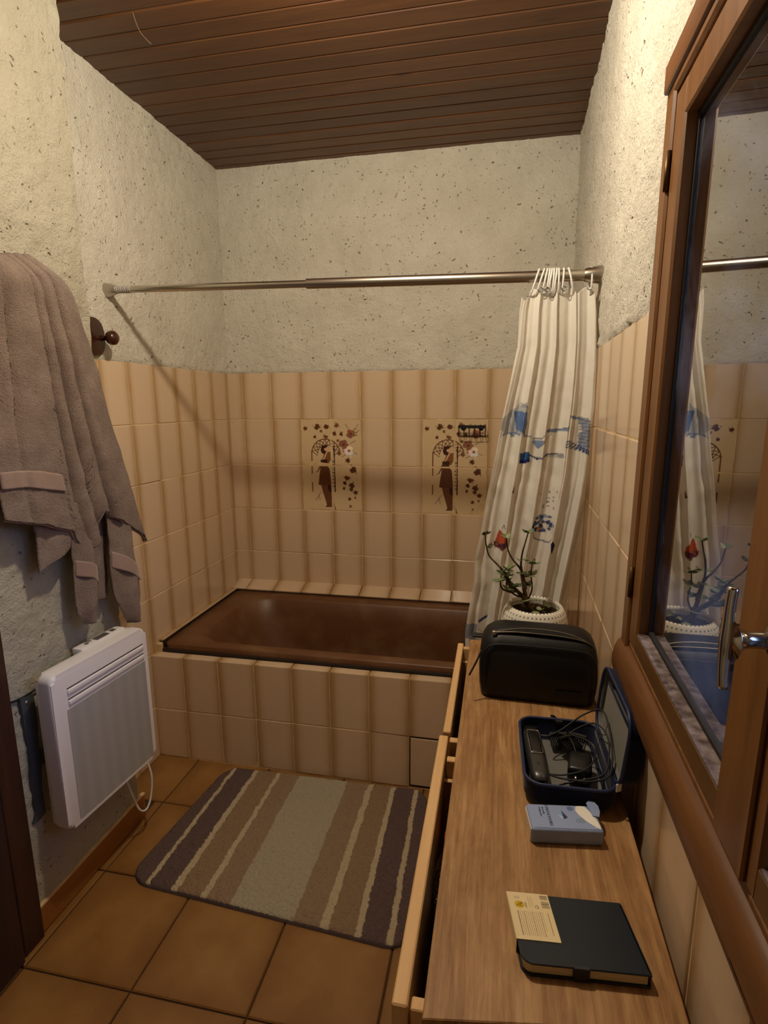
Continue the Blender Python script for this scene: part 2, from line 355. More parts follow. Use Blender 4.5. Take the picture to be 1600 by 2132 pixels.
def put_tile(me, parent, M, name='tile'):
    o = bpy.data.objects.new(name, me); COL.objects.link(o); o.parent = parent
    jit = Matrix.Rotation(rng.normal(0, .0035), 4, 'X') @ Matrix.Rotation(rng.normal(0, .0035), 4, 'Z')
    o.matrix_local = Matrix.Translation(-ORG[parent]) @ M @ jit; ORG[o] = ORG[parent].copy(); return o
def tile_field(parent, M, xs, zs, skip=None, name='tile', mat=None):
    """xs: tile joints along local x, zs: joints going down; M places local frame"""
    for i in range(len(xs) - 1):
        for j in range(len(zs) - 1):
            if skip and skip(i, j, xs[i], zs[j]): continue
            w = xs[i + 1] - xs[i]; h = zs[j] - zs[j + 1]; u0 = TW - w if (i == 0 and w < TW - .003) else 0
            put_tile(tile_mesh(w, h, mat or TILE, u0=u0), parent, M @ Matrix.Translation((xs[i], 0, zs[j])), name)
def joints(a, b, first, pitch):
    k = math.ceil((a - first) / pitch + 1e-3); out = [a]; x = first + k * pitch
    while x < b - 1e-3:
        if x - out[-1] > .004: out.append(x)
        x += pitch
    out.append(b); return out
ZROWS = [ZT - k * TH for k in range(7)]

# ---- rough plaster as real relief
def stucco(name, parent, O, U, V, Nn, W, H, step, hole=None, amp=.0035, ragged=True, lift=.0115, mat=None):
    nu = max(2, int(W / step) + 1); nv = max(2, int(H / step) + 1); us = np.linspace(0, W, nu); vs = np.linspace(0, H, nv)
    off = ORG[parent]; verts = []; O, U, V, Nn = Vector(O), Vector(U), Vector(V), Vector(Nn)
    for j, v in enumerate(vs):
        for i, u in enumerate(us):
            p = O + U * u + V * v; q = p * 34
            h = noise.noise(q) * 1.0 + noise.noise(p * 90 + Vector((3, 1, 7))) * .7 + noise.noise(p * 9) * .9
            h = amp * h + lift
            vv = Vector((0, 0, 0))
            if ragged and j == 0: vv = V * (noise.noise(p * 30 + Vector((9, 9, 9))) * .006 + .001); h = .0072
            verts.append(p + Nn * h + vv - off)
    F = []
    for j in range(nv - 1):
        for i in range(nu - 1):
            if hole:
                cu = (us[i] + us[i + 1]) / 2; cv = (vs[j] + vs[j + 1]) / 2
                if hole(cu, cv): continue
            a = j * nu + i; F.append((a, a + 1, a + nu + 1, a + nu))
    me = bpy.data.meshes.new(name); me.from_pydata([tuple(v) for v in verts], [], F); me.materials.append(mat or STUCCO); me.shade_smooth()
    o = bpy.data.objects.new(name, me); COL.objects.link(o); o.parent = parent; ORG[o] = off.copy()
    if (U.cross(V)).dot(Nn) < 0: me.flip_normals()
    return o

# ---- floor
bm = BM(); box(bm, XA - .1, .5, YF - .1, YB + .1, -.12, -.006)
floor = tag(finish(bm, 'floor', FGROUT), 'ochre brown glazed floor tiles with dark joints', kind='structure')
FT, FX, FY = .3064, -1.1479, .965
MF = Matrix(((1, 0, 0, 0), (0, 0, 1, 0), (0, -1, 0, 0), (0, 0, 0, 1)))   # local x->x, local -y face -> +z
def floor_tile(x0, x1, y0, y1):
    me_key = ('f', round(x1 - x0, 3), round(y1 - y0, 3))
    if me_key not in TILE_CACHE:
        w, h = x1 - x0, y1 - y0; bm = BM(); L = bm.loops.layers.uv.new('UVMap'); g = .002
        box(bm, g, w - g, g, h - g, -.008, 0, 0)
        bmesh.ops.bevel(bm, geom=[e for e in bm.edges if all(v.co.z > -.001 for v in e.verts)], offset=.003, segments=1, affect='EDGES')
        for f in bm.faces:
            for l in f.loops: l[L].uv = (l.vert.co.x / FT, l.vert.co.y / FT)
        me = bpy.data.meshes.new('tile'); bm.to_mesh(me); bm.free(); me.materials.append(TERRA); TILE_CACHE[me_key] = me
    o = bpy.data.objects.new('tile', TILE_CACHE[me_key]); COL.objects.link(o); o.parent = floor; o.location = (x0, y0, rng.normal(0, .0003)); ORG[o] = Vector((0, 0, 0))
fx = joints(XA, .31, FX, FT); fy = joints(YF, YT + .01, FY, FT)
for i in range(len(fx) - 1):
    for j in range(len(fy) - 1):
        x0, x1 = fx[i], fx[i + 1]
        if fy[j + 1] <= YE + .2 and x0 < XN: x0 = max(x0, XN)
        if x1 - x0 > .008: floor_tile(x0, x1, fy[j], fy[j + 1])

# ---- ceiling: tongue and groove planks running left to right
bm = BM(); box(bm, XA - .1, .5, YF - .1, YB + .1, ZC + .012, ZC + .1)
ceiling = tag(finish(bm, 'ceiling', CEILD), 'dark brown stained wooden plank ceiling', kind='structure')
PP = .0755; y = YB + .012 - .055; ends = [YB + .02]
while y > YF: ends.append(y); y -= PP
pm = {}
for a, b in zip(ends[1:], ends[:-1]):
    w = round(b - a, 4)
    if w not in pm:
        bm = BM(); x0, x1 = XA - .03, .36; g = .003
        prof = [(g * .3, .012), (g * .3, .007), (g + .004, 0), (w - g - .001, 0), (w - g * .3, .003), (w - g * .3, .012)]
        A = [bm.verts.new((x0, q, z)) for q, z in prof]; B = [bm.verts.new((x1, q, z)) for q, z in prof]
        for i in range(6): bm.faces.new((A[i], A[(i + 1) % 6], B[(i + 1) % 6], B[i]))
        bm.faces.new(A[::-1]); bm.faces.new(B); bmesh.ops.recalc_face_normals(bm, faces=bm.faces)
        me = bpy.data.meshes.new('plank'); bm.to_mesh(me); bm.free(); me.materials.append(CEIL); pm[w] = me
    o = bpy.data.objects.new('plank', pm[w]); COL.objects.link(o); o.parent = ceiling; o.location = (0, a, ZC + rng.normal(0, .0006)); ORG[o] = Vector((0, 0, 0))

# ---- back wall
bm = BM(); box(bm, XA - .12, .42, YB - .0054, YB + .12, -.1, ZC + .1)
wall_back = tag(finish(bm, 'wall_back', GROUT), 'back wall, cream rough plaster above beige brown-edged tiles', kind='structure')
X0 = -1.2466; XRB = .306
xs = joints(XA, XRB, X0, TW); zs = ZROWS[:5] + [.49]
M = Matrix.Translation((0, YB, 0))
decor_cols = [c for c in range(len(xs)) if any(abs(xs[c] - (X0 + k * TW)) < .003 for k in (2, 3, 6, 7))]
tile_field(wall_back, M, xs, zs, skip=lambda i, j, x, z: i in decor_cols and j in (1, 2))
stucco('plaster', wall_back, (XA - .005, YB + .001, ZT - .003), (1, 0, 0), (0, 0, 1), (0, -1, 0), XRB - XA + .01, ZC - ZT + .01, .0085)

# printed pictures: a lady under a trellis arch among roses, four tiles each (two prints)
def draw_lady(k, nrow):
    """colours of one tile of the picture; picture space = 300 x 450 mm seen in photo-like units 95..1285 x 125..1950"""
    nx, nz = 92, 138
    Xl, Zl = np.meshgrid(np.linspace(0, 1, nx), np.linspace(0, 1, nz)); PX = 95 + (k + Xl) * 595; PY = 125 + (nrow + Zl) * 912.5
    I = Ink(PX, PY); br = srgb(98, 58, 34)[:3]; dk = srgb(62, 34, 28)[:3]; md = srgb(128, 84, 50)[:3]; pk = srgb(214, 176, 140)[:3]; gr = srgb(120, 116, 66)[:3]; wh = (.80, .78, .66); rs = srgb(146, 98, 72)[:3]
    # trellis arch
    arc = [(290 + 285 * (1 - math.cos(a)) , 800 - 290 * math.sin(a)) for a in np.linspace(0, math.pi, 26)]
    I.line(arc, 20, br); I.line([(285, 760), (285, 1190)], 26, md); I.line([(285, 1385), (285, 1560)], 26, md)
    inner = [(360 + 215 * (1 - math.cos(a)), 810 - 210 * math.sin(a)) for a in np.linspace(.05, math.pi, 20)]
    inner = [(330 + (x - 360) * .4 if False else x, y) for x, y in inner]
    for q in range(9):
        a = .15 + q * .35; cx, cy = 575, 800
        x0, y0 = cx - 285 * math.cos(a), cy - 285 * math.sin(a); 
        for s_ in (-.42, .42):
            a2 = a + s_; I.line([(x0, y0), (cx - 165 * math.cos(a2), cy - 165 * math.sin(a2))], 13, br)
    I.line([(575 - 160 * math.cos(a), 800 - 160 * math.sin(a)) for a in np.linspace(.0, 1.2, 9)], 13, br)
    I.line([(740, 640), (745, 1560)], 24, dk); I.line([(700, 930), (705, 1520)], 22, srgb(190, 160, 120)[:3])
    for q in range(8): I.ell(715 + 12 * math.sin(q * 2.1), 960 + q * 70, 20, 16, dk, .8)
    # lady
    I.poly([(480, 980), (600, 1000), (660, 1100), (690, 1420), (560, 1450), (415, 1420), (440, 1230)], br)
    I.poly([(470, 1420), (600, 1450), (690, 1430), (700, 1880), (600, 1890), (545, 1700), (500, 1560)], srgb(112, 70, 42)[:3])
    for q in range(6): I.line([(470 + q * 36, 1060), (440 + q * 45, 1410)], 6, dk, .5)
    for q in range(5): I.line([(510 + q * 38, 1480), (590 + q * 22, 1870)], 6, dk, .5)
    I.poly([(560, 780), (690, 760), (700, 900), (640, 1000), (520, 1000), (500, 930)], md); I.poly([(470, 930), (620, 930), (600, 1010), (475, 1000)], dk)
    I.ell(545, 725, 65, 85, dk); I.ell(590, 700, 42, 52, pk); I.poly([(590, 700), (690, 650), (700, 700), (620, 770)], pk); I.poly([(600, 760), (650, 720), (560, 900), (510, 940)], pk)
    I.poly([(480, 960), (500, 1010), (420, 1150), (330, 1190), (400, 1140)], br, .9); I.poly([(500, 640), (640, 620), (600, 680), (500, 720)], dk)
    I.poly([(600, 1430), (690, 1430), (690, 1580), (630, 1560)], dk); I.poly([(545, 1890), (600, 1830), (600, 1880)], dk); I.poly([(720, 1790), (760, 1940), (730, 1940)], md)
    # flowers
    for q, (x, y, r, c) in enumerate([(170, 295, 42, br), (415, 265, 62, br), (610, 260, 52, br), (800, 235, 50, md), (590, 465, 48, md), (755, 400, 44, br), (895, 408, 40, br), (1090, 400, 92, rs), (940, 620, 100, rs), (1020, 940, 48, br), (1130, 1110, 72, br), (1000, 1270, 55, br), (950, 1380, 40, dk), (1095, 1430, 60, br), (1085, 1510, 40, br), (1175, 1570, 45, br), (1045, 1705, 34, br), (1060, 1860, 30, md), (930, 1490, 30, br), (365, 465, 32, br), (500, 350, 30, md), (845, 800, 40, md), (820, 540, 30, md), (1165, 1680, 24, md)]): I.fleur(x, y, r, c, q)
    I.fleur(1050, 740, 100, wh, 77, 6, srgb(140, 110, 70)[:3])
    for x0, y0, x1, y1 in ((985, 210, 1040, 300), (1240, 215, 1185, 320), (1190, 380, 1260, 330), (1070, 600, 1180, 540), (1150, 780, 1210, 800), (900, 860, 980, 820), (350, 1750, 420, 1650), (460, 1580, 410, 1660), (410, 1640, 440, 1740)): I.line([(x0, y0), (x1, y1)], 20, gr, .55)
    return nx, nz, I.c
def decor_tile(parent, x, ztop, k, r, cache={}):
    if (k, r) not in cache:
        nx, nz, c = draw_lady(k, r); g = .0014
        xs_ = np.linspace(g + .001, TW - g - .001, nx); zs_ = -np.linspace(g + .001, TH - g - .001, nz)
        V = np.zeros((nz, nx, 3)); V[..., 0] = xs_[None, :]; V[..., 2] = zs_[:, None]; V[..., 1] = -.0066
        edge = np.minimum(np.minimum(np.arange(nx)[None, :], nx - 1 - np.arange(nx)[None, :]), np.minimum(np.arange(nz)[:, None], nz - 1 - np.arange(nz)[:, None]))
        V[..., 1][edge == 0] = -.001
        uv = np.stack([V[..., 0] / TW * .3 + .35, -V[..., 2] / TH], -1)
        o = grid_mesh('printed_tile', V, DECOR, None, uv=uv, col=c, smooth=False, flip=True); cache[(k, r)] = o.data; bpy.data.objects.remove(o)
    o = put_tile(cache[(k, r)], parent, Matrix.Translation((x, YB, ztop)), 'printed_tile'); return o
for c0 in (2, 6):
    for k in (0, 1):
        for r in (0, 1):
            o = decor_tile(wall_back, X0 + (c0 + k) * TW, ZROWS[1 + r], k, r)
            o['label'] = 'tile printed with part of a brown lady and roses picture'

# ---- left alcove wall (beside the bath)
bm = BM(); box(bm, XA - .12, XA + .0054, YE - .06, YB + .1, -.1, ZC + .1)
wall_alcove = tag(finish(bm, 'wall_alcove', GROUT), 'left wall of the bath alcove, cream plaster above beige tiles', kind='structure')
ML = Matrix.Translation((XA, 0, 0)) @ Matrix(((0, -1, 0, 0), (1, 0, 0, 0), (0, 0, 1, 0), (0, 0, 0, 1)))    # local x -> +y, face -y -> +x
yl = joints(YE - .01, YB - .002, YB - .002 - 10 * TW - .032, TW)
tile_field(wall_alcove, ML, yl, ZROWS[:7] + [0.0], skip=lambda i, j, x, z: x > YT + .02 and z < .45)
stucco('plaster', wall_alcove, (XA - .001, YE - .03, ZT - .003), (0, 1, 0), (0, 0, 1), (1, 0, 0), YB - YE + .04, ZC - ZT + .01, .0095)

# ---- near left wall
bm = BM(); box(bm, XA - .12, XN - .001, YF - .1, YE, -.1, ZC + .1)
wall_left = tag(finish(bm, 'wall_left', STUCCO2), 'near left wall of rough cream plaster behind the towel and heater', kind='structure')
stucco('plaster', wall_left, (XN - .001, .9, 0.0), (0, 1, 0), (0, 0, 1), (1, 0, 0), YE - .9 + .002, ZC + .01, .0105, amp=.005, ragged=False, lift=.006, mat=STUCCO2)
bm = BM(); box(bm, XN, XN + .012, 1.02, YE + .03, .002, .082, .003)
base_l = tag(finish(bm, 'baseboard_left', m_wood('baseboard_glaze', srgb(128, 78, 34), srgb(148, 96, 44), srgb(162, 110, 56), 'y', .35, .4, 0, .4, .03, 0)), 'brown tiled baseboard along the left wall', kind='structure')
bm = BM(); box(bm, XN, XN + .0135, 1.02, YE + .03, .080, .0865, .001); finish(bm, 'baseboard_joint', GROUT, base_l)

# ---- wall behind the viewer
bm = BM(); box(bm, XA - .12, .42, YF - .1, YF, -.1, ZC + .1)
tag(finish(bm, 'wall_front', STUCCO), 'plain plaster wall behind the viewer', kind='structure')

# ---- right wall with the window opening
S0, S1, WZ0, WZ1 = -.02, 1.045, .935, 1.895
bm = BM()
for a in ((-1.35, S0, -.1, ZC + .1), (S1 - .030, 2.75, -.1, ZC + .1), (S0, S1 - .03, -.1, WZ0), (S0, S1 - .03, WZ1, ZC + .1)): boxR(bm, a[0], a[1], -.28, .0054, a[2], a[3])
wall_right = tag(finish(bm, 'wall_right', GROUT), 'right wall with the window, cream plaster above beige tiles', kind='structure')
# local frame for tiles: face looks into the room; local x runs towards the viewer
MRt = Matrix.Translation(WO) @ Matrix(((-SK.x, -NRM.x, 0, 0), (-SK.y, -NRM.y, 0, 0), (0, 0, 1, 0), (0, 0, 0, 1)))
sj = [s for s in joints(-.30, 2.62, .746 - 10 * TW, TW)]
xsR = [-s for s in sj][::-1]
def skipR(i, j, x, z):
    s_hi = -xsR[i]; s_lo = -xsR[i + 1]; 
    return (s_hi > S0 + .0 and s_lo < 1.06 and z > .95 - .02) or (s_lo < 1.03 and s_hi > 1.03 and z > .93)
# tiles touching the window are cut around it
def fieldR():
    zr = ZROWS[:7] + [0.0]
    for i in range(len(xsR) - 1):
        for j in range(len(zr) - 1):
            s_lo, s_hi, zt, zb = -xsR[i + 1], -xsR[i], zr[j], zr[j + 1]
            if zb > .9 - .001 and s_hi <= 1.07 and s_lo >= S0 - .06: continue
            if zt > .91 and s_lo < 1.07: 
                if zb < .91 and s_hi <= 1.09: continue
                elif s_hi > 1.07: s_lo = 1.04
                elif s_hi <= 1.07 and s_lo > S0 - .06: continue
            if abs(zt - ZROWS[3]) < .001 and s_hi <= 1.09: zt = .955          # cut tiles under the sill
            w = s_hi - s_lo; h = zt - zb
            if w < .01 or h < .01: continue
            put_tile(tile_mesh(w, h, TILE, u0=0 if w > TW - .003 else .0), wall_right, MRt @ Matrix.Translation((-s_hi, 0, zt)))
fieldR()
stucco('plaster', wall_right, RW(2.64, -.001, ZT - .003), -SK, (0, 0, 1), NRM, 2.64 - .3, ZC - ZT + .01, .0105, amp=.0045,
       hole=lambda u, v: (2.64 - u) < 1.048 - .028 * (ZT + v - .95) and (ZT - .003 + v) < 1.905)
# outside: eave, and a distant dark ridge added to block the low sky light
bm = BM(); box(bm, .50, 1.25, -3.0, 5.0, 2.42, 2.50, .01)
tag(finish(bm, 'trim_1', DOORW), 'dark wooden eave outside above the window', kind='structure')
hb = BM(); prev = None
for i in range(61):
    yy = -22 + i * .9; zz = 3.1 + 1.0 * noise.noise(Vector((yy * .5, 3, 1))) + .5 * noise.noise(Vector((yy * 1.9, 5, 2)))
    if yy > 3: zz += min((yy - 3) * .9, 7)  # ridge raised on this side to keep the view through the glass dark
    cur = [hb.verts.new((9, yy, -.5)), hb.verts.new((9 + .3 * noise.noise(Vector((yy, 1, 1))), yy, zz)), hb.verts.new((10.5, yy, zz - .3)), hb.verts.new((10.5, yy, -.5))]
    if prev:
        for k in range(3): hb.faces.new((prev[k], cur[k], cur[k + 1], prev[k + 1]))
    prev = cur
tag(finish(hb, 'blocker', plain('blocker_dark', srgb(20, 26, 20), .9), smooth=True), 'dark hedge added outside the window to cut low sky light', kind='structure')
bm = BM(); box(bm, .9, 30, -30, 40, -.6, -.5)
tag(finish(bm, 'ground', plain('ground_dark', srgb(40, 42, 36), .95)), 'dark ground outside the window', kind='structure')

# ------------------------------------------------------------------ bath surround
bm = BM(); box(bm, XA, .27, YT - .0054, YT + .032, 0, .434); box(bm, XA, .285, 2.545, YB, .0, .480); box(bm, XA, XA + .034, YT + .03, YB, 0, .470)
wall_bath = tag(finish(bm, 'wall_bath', GROUT), 'tiled front and ledges boxing in the bathtub', kind='structure')
MT = Matrix.Translation((0, YT, 0)); XF0 = -1.184
xt = joints(XA + .002, .265, XF0, TW); zt_ = [.441, .2128, .004]
HC = [i for i, x in enumerate(xt[:-1]) if abs(x - (XF0 + 6 * TW)) < .004][0]
tile_field(wall_bath, MT, xt, zt_, skip=lambda i, j, x, z: (i == HC and j == 1))
o = put_tile(tile_mesh(TW - .006, .196, TILEP, t=.005), wall_bath, MT @ Matrix.Translation((xt[HC] + .004, -.003, .2085)), 'access_panel'); o['label'] = 'plain cream removable access panel'
bm = BM(); box(bm, xt[HC] + .0005, xt[HC] + TW - .0005, YT - .0060, YT + .004, .006, .2125); finish(bm, 'panel_gap', BLACKG, wall_bath)
MLg = Matrix.Translation((0, YT - .006, .436)) @ Matrix(((1, 0, 0, 0), (0, 0, 1, 0), (0, -1, 0, 0), (0, 0, 0, 1)))
def flat_tile(x0, x1, y0, y1, z):
    w, h = x1 - x0, y1 - y0; M = Matrix.Translation((x0, y1, z - .007)) @ Matrix(((1, 0, 0, 0), (0, 0, 1, 0), (0, -1, 0, 0), (0, 0, 0, 1)))
    put_tile(tile_mesh(w, h, TILE), wall_bath, M)
for a, b in zip(xt[:-1], xt[1:]): flat_tile(a, b, YT - .006, YT + .032, .4415)
for a, b in zip(xs[:-1], xs[1:]):
    if b - a > .02 and a < .25:
        b2 = min(b, .285); w, h = b2 - a, .094; Ms = Matrix.Translation((a, YB - .005, .506)) @ Matrix.Rotation(math.radians(16), 4, 'X') @ Matrix(((1, 0, 0, 0), (0, 0, 1, 0), (0, -1, 0, 0), (0, 0, 0, 1)))
        put_tile(tile_mesh(w, h, TILE), wall_bath, Ms)
for k in range(5): 
    y0 = YT + .05 + k * .144; flat_tile(XA + .007, XA + .036, y0, min(y0 + .144, 2.545), .484)

# ---- bathtub
tub = empty('bathtub', (-.52, 2.21, .05), 'chocolate brown enamel bathtub set in a tiled surround', 'bathtub')
def tub_loop(x0, x1, y0, y1, r, z, n=10): return [(x, y, z) for x, y in rrect(x0, x1, y0, y1, r, n)]
bx0, bx1, by0, by1 = XA + .036, .262, YT + .038, 2.532; RZ = .476
loops = [tub_loop(bx0, bx1, by0, by1, .03, RZ - .024), tub_loop(bx0, bx1, by0, by1, .03, RZ - .006), tub_loop(bx0 + .006, bx1 - .006, by0 + .006, by1 - .006, .03, RZ),
         tub_loop(bx0 + .088, bx1 - .088, by0 + .050, by1 - .060, .15, RZ - .002), tub_loop(bx0 + .102, bx1 - .10, by0 + .062, by1 - .072, .15, RZ - .014),
         tub_loop(bx0 + .135, bx1 - .115, by0 + .080, by1 - .088, .16, RZ - .09), tub_loop(bx0 + .20, bx1 - .135, by0 + .098, by1 - .105, .16, RZ - .22),
         tub_loop(bx0 + .28, bx1 - .16, by0 + .12, by1 - .125, .16, RZ - .34), tub_loop(bx0 + .34, bx1 - .20, by0 + .16, by1 - .165, .14, RZ - .385), tub_loop(bx0 + .45, bx1 - .30, by0 + .22, by1 - .23, .08, RZ - .39)]
def loft(bm, loops, cap_end=True):
    R = [[bm.verts.new(p) for p in L] for L in loops]
    for A, B in zip(R, R[1:]):
        for k in range(len(A)): bm.faces.new((A[k], A[(k + 1) % len(A)], B[(k + 1) % len(A)], B[k]))
    if cap_end: bm.faces.new(R[-1])
    bmesh.ops.recalc_face_normals(bm, faces=bm.faces); return R
bm = BM(); loft(bm, loops)
bmesh.ops.reverse_faces(bm, faces=bm.faces) if max(bm.faces, key=lambda f: f.calc_center_median().z).normal.z < 0 else None
finish(bm, 'basin', TUB, tub, smooth=True, auto=50)
bm = BM(); lathe(bm, [(.0, .004), (.026, .004), (.03, .0)], (bx1 - .38, 2.20, RZ - .388), 20, capb=False); finish(bm, 'drain', CHROME, tub, smooth=True)
bm = BM()
for a in ((XA + .03, bx1, YT + .032, by0 + .004, .4415, .4535), (bx0 - .002, bx0 + .001, by0, by1, .455, .4845), (bx0, bx1, by1 - .001, by1 + .001, .46, .4805)): box(bm, *a, .0005)
finish(bm, 'sealant', BLACKG, tub)

# ------------------------------------------------------------------ window_1 (in the right wall)
win = empty('window_1', RW(.53, 0, .95), 'wooden window with dark glass reflecting the room', kind='structure')
MR0 = MR.copy(); SHR = Matrix.Identity(4); SHR[0][2] = -.028; SHR[0][3] = .028 * .95
MR = MR0 @ SHR      # the old window leans a little
def RW(s, n, z): return MR @ Vector((s, n, z))
def boxR(bm, s0, s1, n0, n1, z0, z1, bev=0, seg=1): box(bm, s0, s1, n0, n1, z0, z1, bev, MR, seg)
bm = BM()
boxR(bm, S1 - .025, S1 + .020, -.05, .016, .942, 1.907, .004); boxR(bm, S0 - .02, S0 + .025, -.05, .016, .942, 1.907, .004)
boxR(bm, S0 - .02, S1 + .020, -.05, .016, 1.862, 1.908, .004); boxR(bm, S0 - .02, S1 + .02, -.05, .010, .935, .982, .003)
finish(bm, 'window_frame', WIN, win)
bm = BM(); boxR(bm, S0 - .02, S1 + .0205, .010, .022, 1.876, 1.918, .004, 2); finish(bm, 'head_moulding', WINR, win, smooth=True, auto=40)
bm = BM()    # rounded sill moulding
prof = [(-.001, .900), (.018, .900), (.026, .906), (.029, .918), (.029, .935), (.026, .952), (.020, .965), (.012, .972), (-.001, .974)]
Lr = [[bm.verts.new(RW(s, n, z + (.016 * (1.065 - s) / .64 if z < .93 else 0))) for n, z in prof] for s in (S0 - .02, .45, S1 + .022)]
for A, B in zip(Lr, Lr[1:]):
    for k in range(len(A) - 1): bm.faces.new((A[k], A[k + 1], B[k + 1], B[k]))
bm.faces.new(Lr[0]); bm.faces.new(Lr[-1][::-1]); bmesh.ops.recalc_face_normals(bm, faces=bm.faces)
finish(bm, 'sill_moulding', WINR, win, smooth=True, auto=35)
GLASS = m_glass('window_glass', (.80, .85, .92, 1), 1.52, 3.2, .08)
BEAD = plain('weathered_bead', srgb(24, 21, 24), .6)
DUSTY = N('dusty_rail_top', .8, .2); DUSTY.col(DUSTY.ramp(DUSTY.noise(DUSTY.obj(world=True), 60, 4), [(.35, srgb(70, 56, 50)), (.7, srgb(140, 126, 124))])); DUSTY = DUSTY.m
def sash(s0, s1, st_far=.048, st_near=.048):
    o = None; bm = BM(); z0, z1 = .984, 1.858; zi0, zi1 = 1.020, 1.808
    boxR(bm, s1 - st_far, s1, -.045, .012, z0, z1, .0035); boxR(bm, s0, s0 + st_near, -.045, .012, z0, z1, .0035)
    boxR(bm, s0, s1, -.045, .0115, zi1, z1, .003)
    o = finish(bm, 'sash', WIN, win)
    bm = BM(); boxR(bm, s0 + st_near * .5, s1 - st_far * .5, -.045, .0115, z0, zi0, .003); finish(bm, 'bottom_rail', WINH, o)
    a, b = s0 + st_near, s1 - st_far
    bm = BM()
    boxR(bm, b - .005, b, -.030, -.006, zi0, zi1, .001); boxR(bm, a, a + .005, -.030, -.006, zi0, zi1, .001); boxR(bm, a, b, -.030, -.006, zi1 - .008, zi1, .001); boxR(bm, a, b, -.030, -.006, zi0, zi0 + .008, .001)
    boxR(bm, b - .002, b, -.062, -.046, zi0, zi1, .0005); boxR(bm, a, b, -.075, -.046, zi0 - .004, zi0 + .008, .001)
    finish(bm, 'glazing_bead', BEAD, o)
    bm = BM(); boxR(bm, a, b, -.006, .0112, zi0 - .001, zi0 + .0012); finish(bm, 'dusty_ledge', DUSTY, o)
    bm = BM(); boxR(bm, a + .002, b - .002, -.014, -.010, zi0 + .002, zi1 - .002); finish(bm, 'pane', GLASS, o)
    return o
sash(.526, 1.018, .056, .038); sash(.03, .508, .048, .04)
bm = BM(); boxR(bm, .480, .553, .0115, .0165, .985, 1.857, .002); finish(bm, 'meeting_cover', WIN, win)
bm = BM()
for zc in (1.095, 1.755):
    tube(bm, [RW(1.020, .016, zc - .028), RW(1.020, .016, zc + .028)], .0042, 10)
finish(bm, 'hinge', plain('old_brass', srgb(92, 70, 40), .45, .8), win, smooth=True)
bm = BM(); 
lathe(bm, [(.016, 0), (.016, .004), (.013, .007)], (0, 0, 0), 20, M=Matrix.Translation(RW(.472, .0160, 1.222)) @ NRM.to_track_quat('Z', 'Y').to_matrix().to_4x4(), capt=True)
tube(bm, [RW(.472, .016, 1.222), RW(.471, .032, 1.2225), RW(.4695, .041, 1.2228), RW(.4685, .046, 1.223), RW(.4675, .051, 1.223), RW(.467, .0545, 1.223)], [.0072, .0068, .0070, .0085, .0125, .0175], 20)
tube(bm, crom([RW(.468, .056, 1.266), RW(.467, .057, 1.250), RW(.466, .057, 1.236), RW(.466, .057, 1.222), RW(.466, .057, 1.210), RW(.465, .057, 1.196), RW(.464, .056, 1.182)], 4), [.0040 + .0014 * math.exp(-((i - 12) / 5.0) ** 2) for i in range(25)], 16)
h = finish(bm, 'window_handle', CHROME, win, smooth=True); h['label'] = 'satin chrome T-shaped window handle'

# ------------------------------------------------------------------ door_1 (edge of a dark door by the left wall)
door = empty('door_1', (XN + .02, .6, 0), 'dark brown wooden door and casing at the left edge', kind='structure')
bm = BM(); box(bm, XN, XN + .020, .985, 1.050, 0.0, 2.06, .003); box(bm, XN, XN + .020, .13, .19, 0.0, 2.06, .003); box(bm, XN, XN + .020, .13, 1.05, 2.0, 2.06, .003); finish(bm, 'door_casing', DOORW, door)
bm = BM(); box(bm, XN + .002, XN + .036, .195, .972, .008, 1.995, .004); lf = finish(bm, 'door_leaf', m_wood('door_leaf_wood', srgb(36, 22, 24), srgb(50, 30, 30), srgb(62, 38, 34), 'z', .4, 1, 0, .4, .05, .1), door)
bm = BM()
for z0, z1 in ((.15, .85), (1.0, 1.85)): box(bm, XN + .036, XN + .041, .30, .86, z0, z1, .004)
finish(bm, 'door_panel', DOORW, lf)

# ------------------------------------------------------------------ shower rod
rod = empty('shower_rod', (-.52, 1.74, 1.77), 'brushed steel telescopic shower rod spanning the bath alcove', 'curtain rod')
RA, RB = Vector((XA + .014, 1.762, 1.796)), Vector((.264, 1.715, 1.7575)); dr = (RB - RA).normalized(); LN = (RB - RA).length
bm = BM(); tube(bm, [RA + dr * .02, RA + dr * LN * .46], .0112, 20); finish(bm, 'inner_tube', STEEL, rod, smooth=True, auto=40)
bm = BM(); tube(bm, [RA + dr * LN * .455, RB - dr * .03], .0152, 24); finish(bm, 'outer_tube', STEEL, rod, smooth=True, auto=40)
bm = BM(); tube(bm, [RA + dr * .034, RA + dr * .094], .0117, 20); finish(bm, 'label_sleeve', N('printed_sleeve', .5, .4, 0, srgb(200, 196, 190)).m, rod, smooth=True, auto=40)
bm = BM()
for q in range(7): tube(bm, [RA + dr * (.040 + q * .008), RA + dr * (.0425 + q * .008 + .001 * (q % 2))], .0119, 20)
finish(bm, 'sleeve_print', plain('grey_print', srgb(110, 108, 104), .5), rod)
bm = BM(); tube(bm, [RA - dr * .002, RA + dr * .006, RA + dr * .036], [.023, .022, .0135], 24); finish(bm, 'end_cap', STEEL, rod, smooth=True, auto=40)
bm = BM(); tube(bm, [RB - dr * .042, RB - dr * .038, RB, RB + dr * .006], [.0165, .0180, .0245, .0245], 24); finish(bm, 'end_cap', STEEL, rod, smooth=True, auto=40)

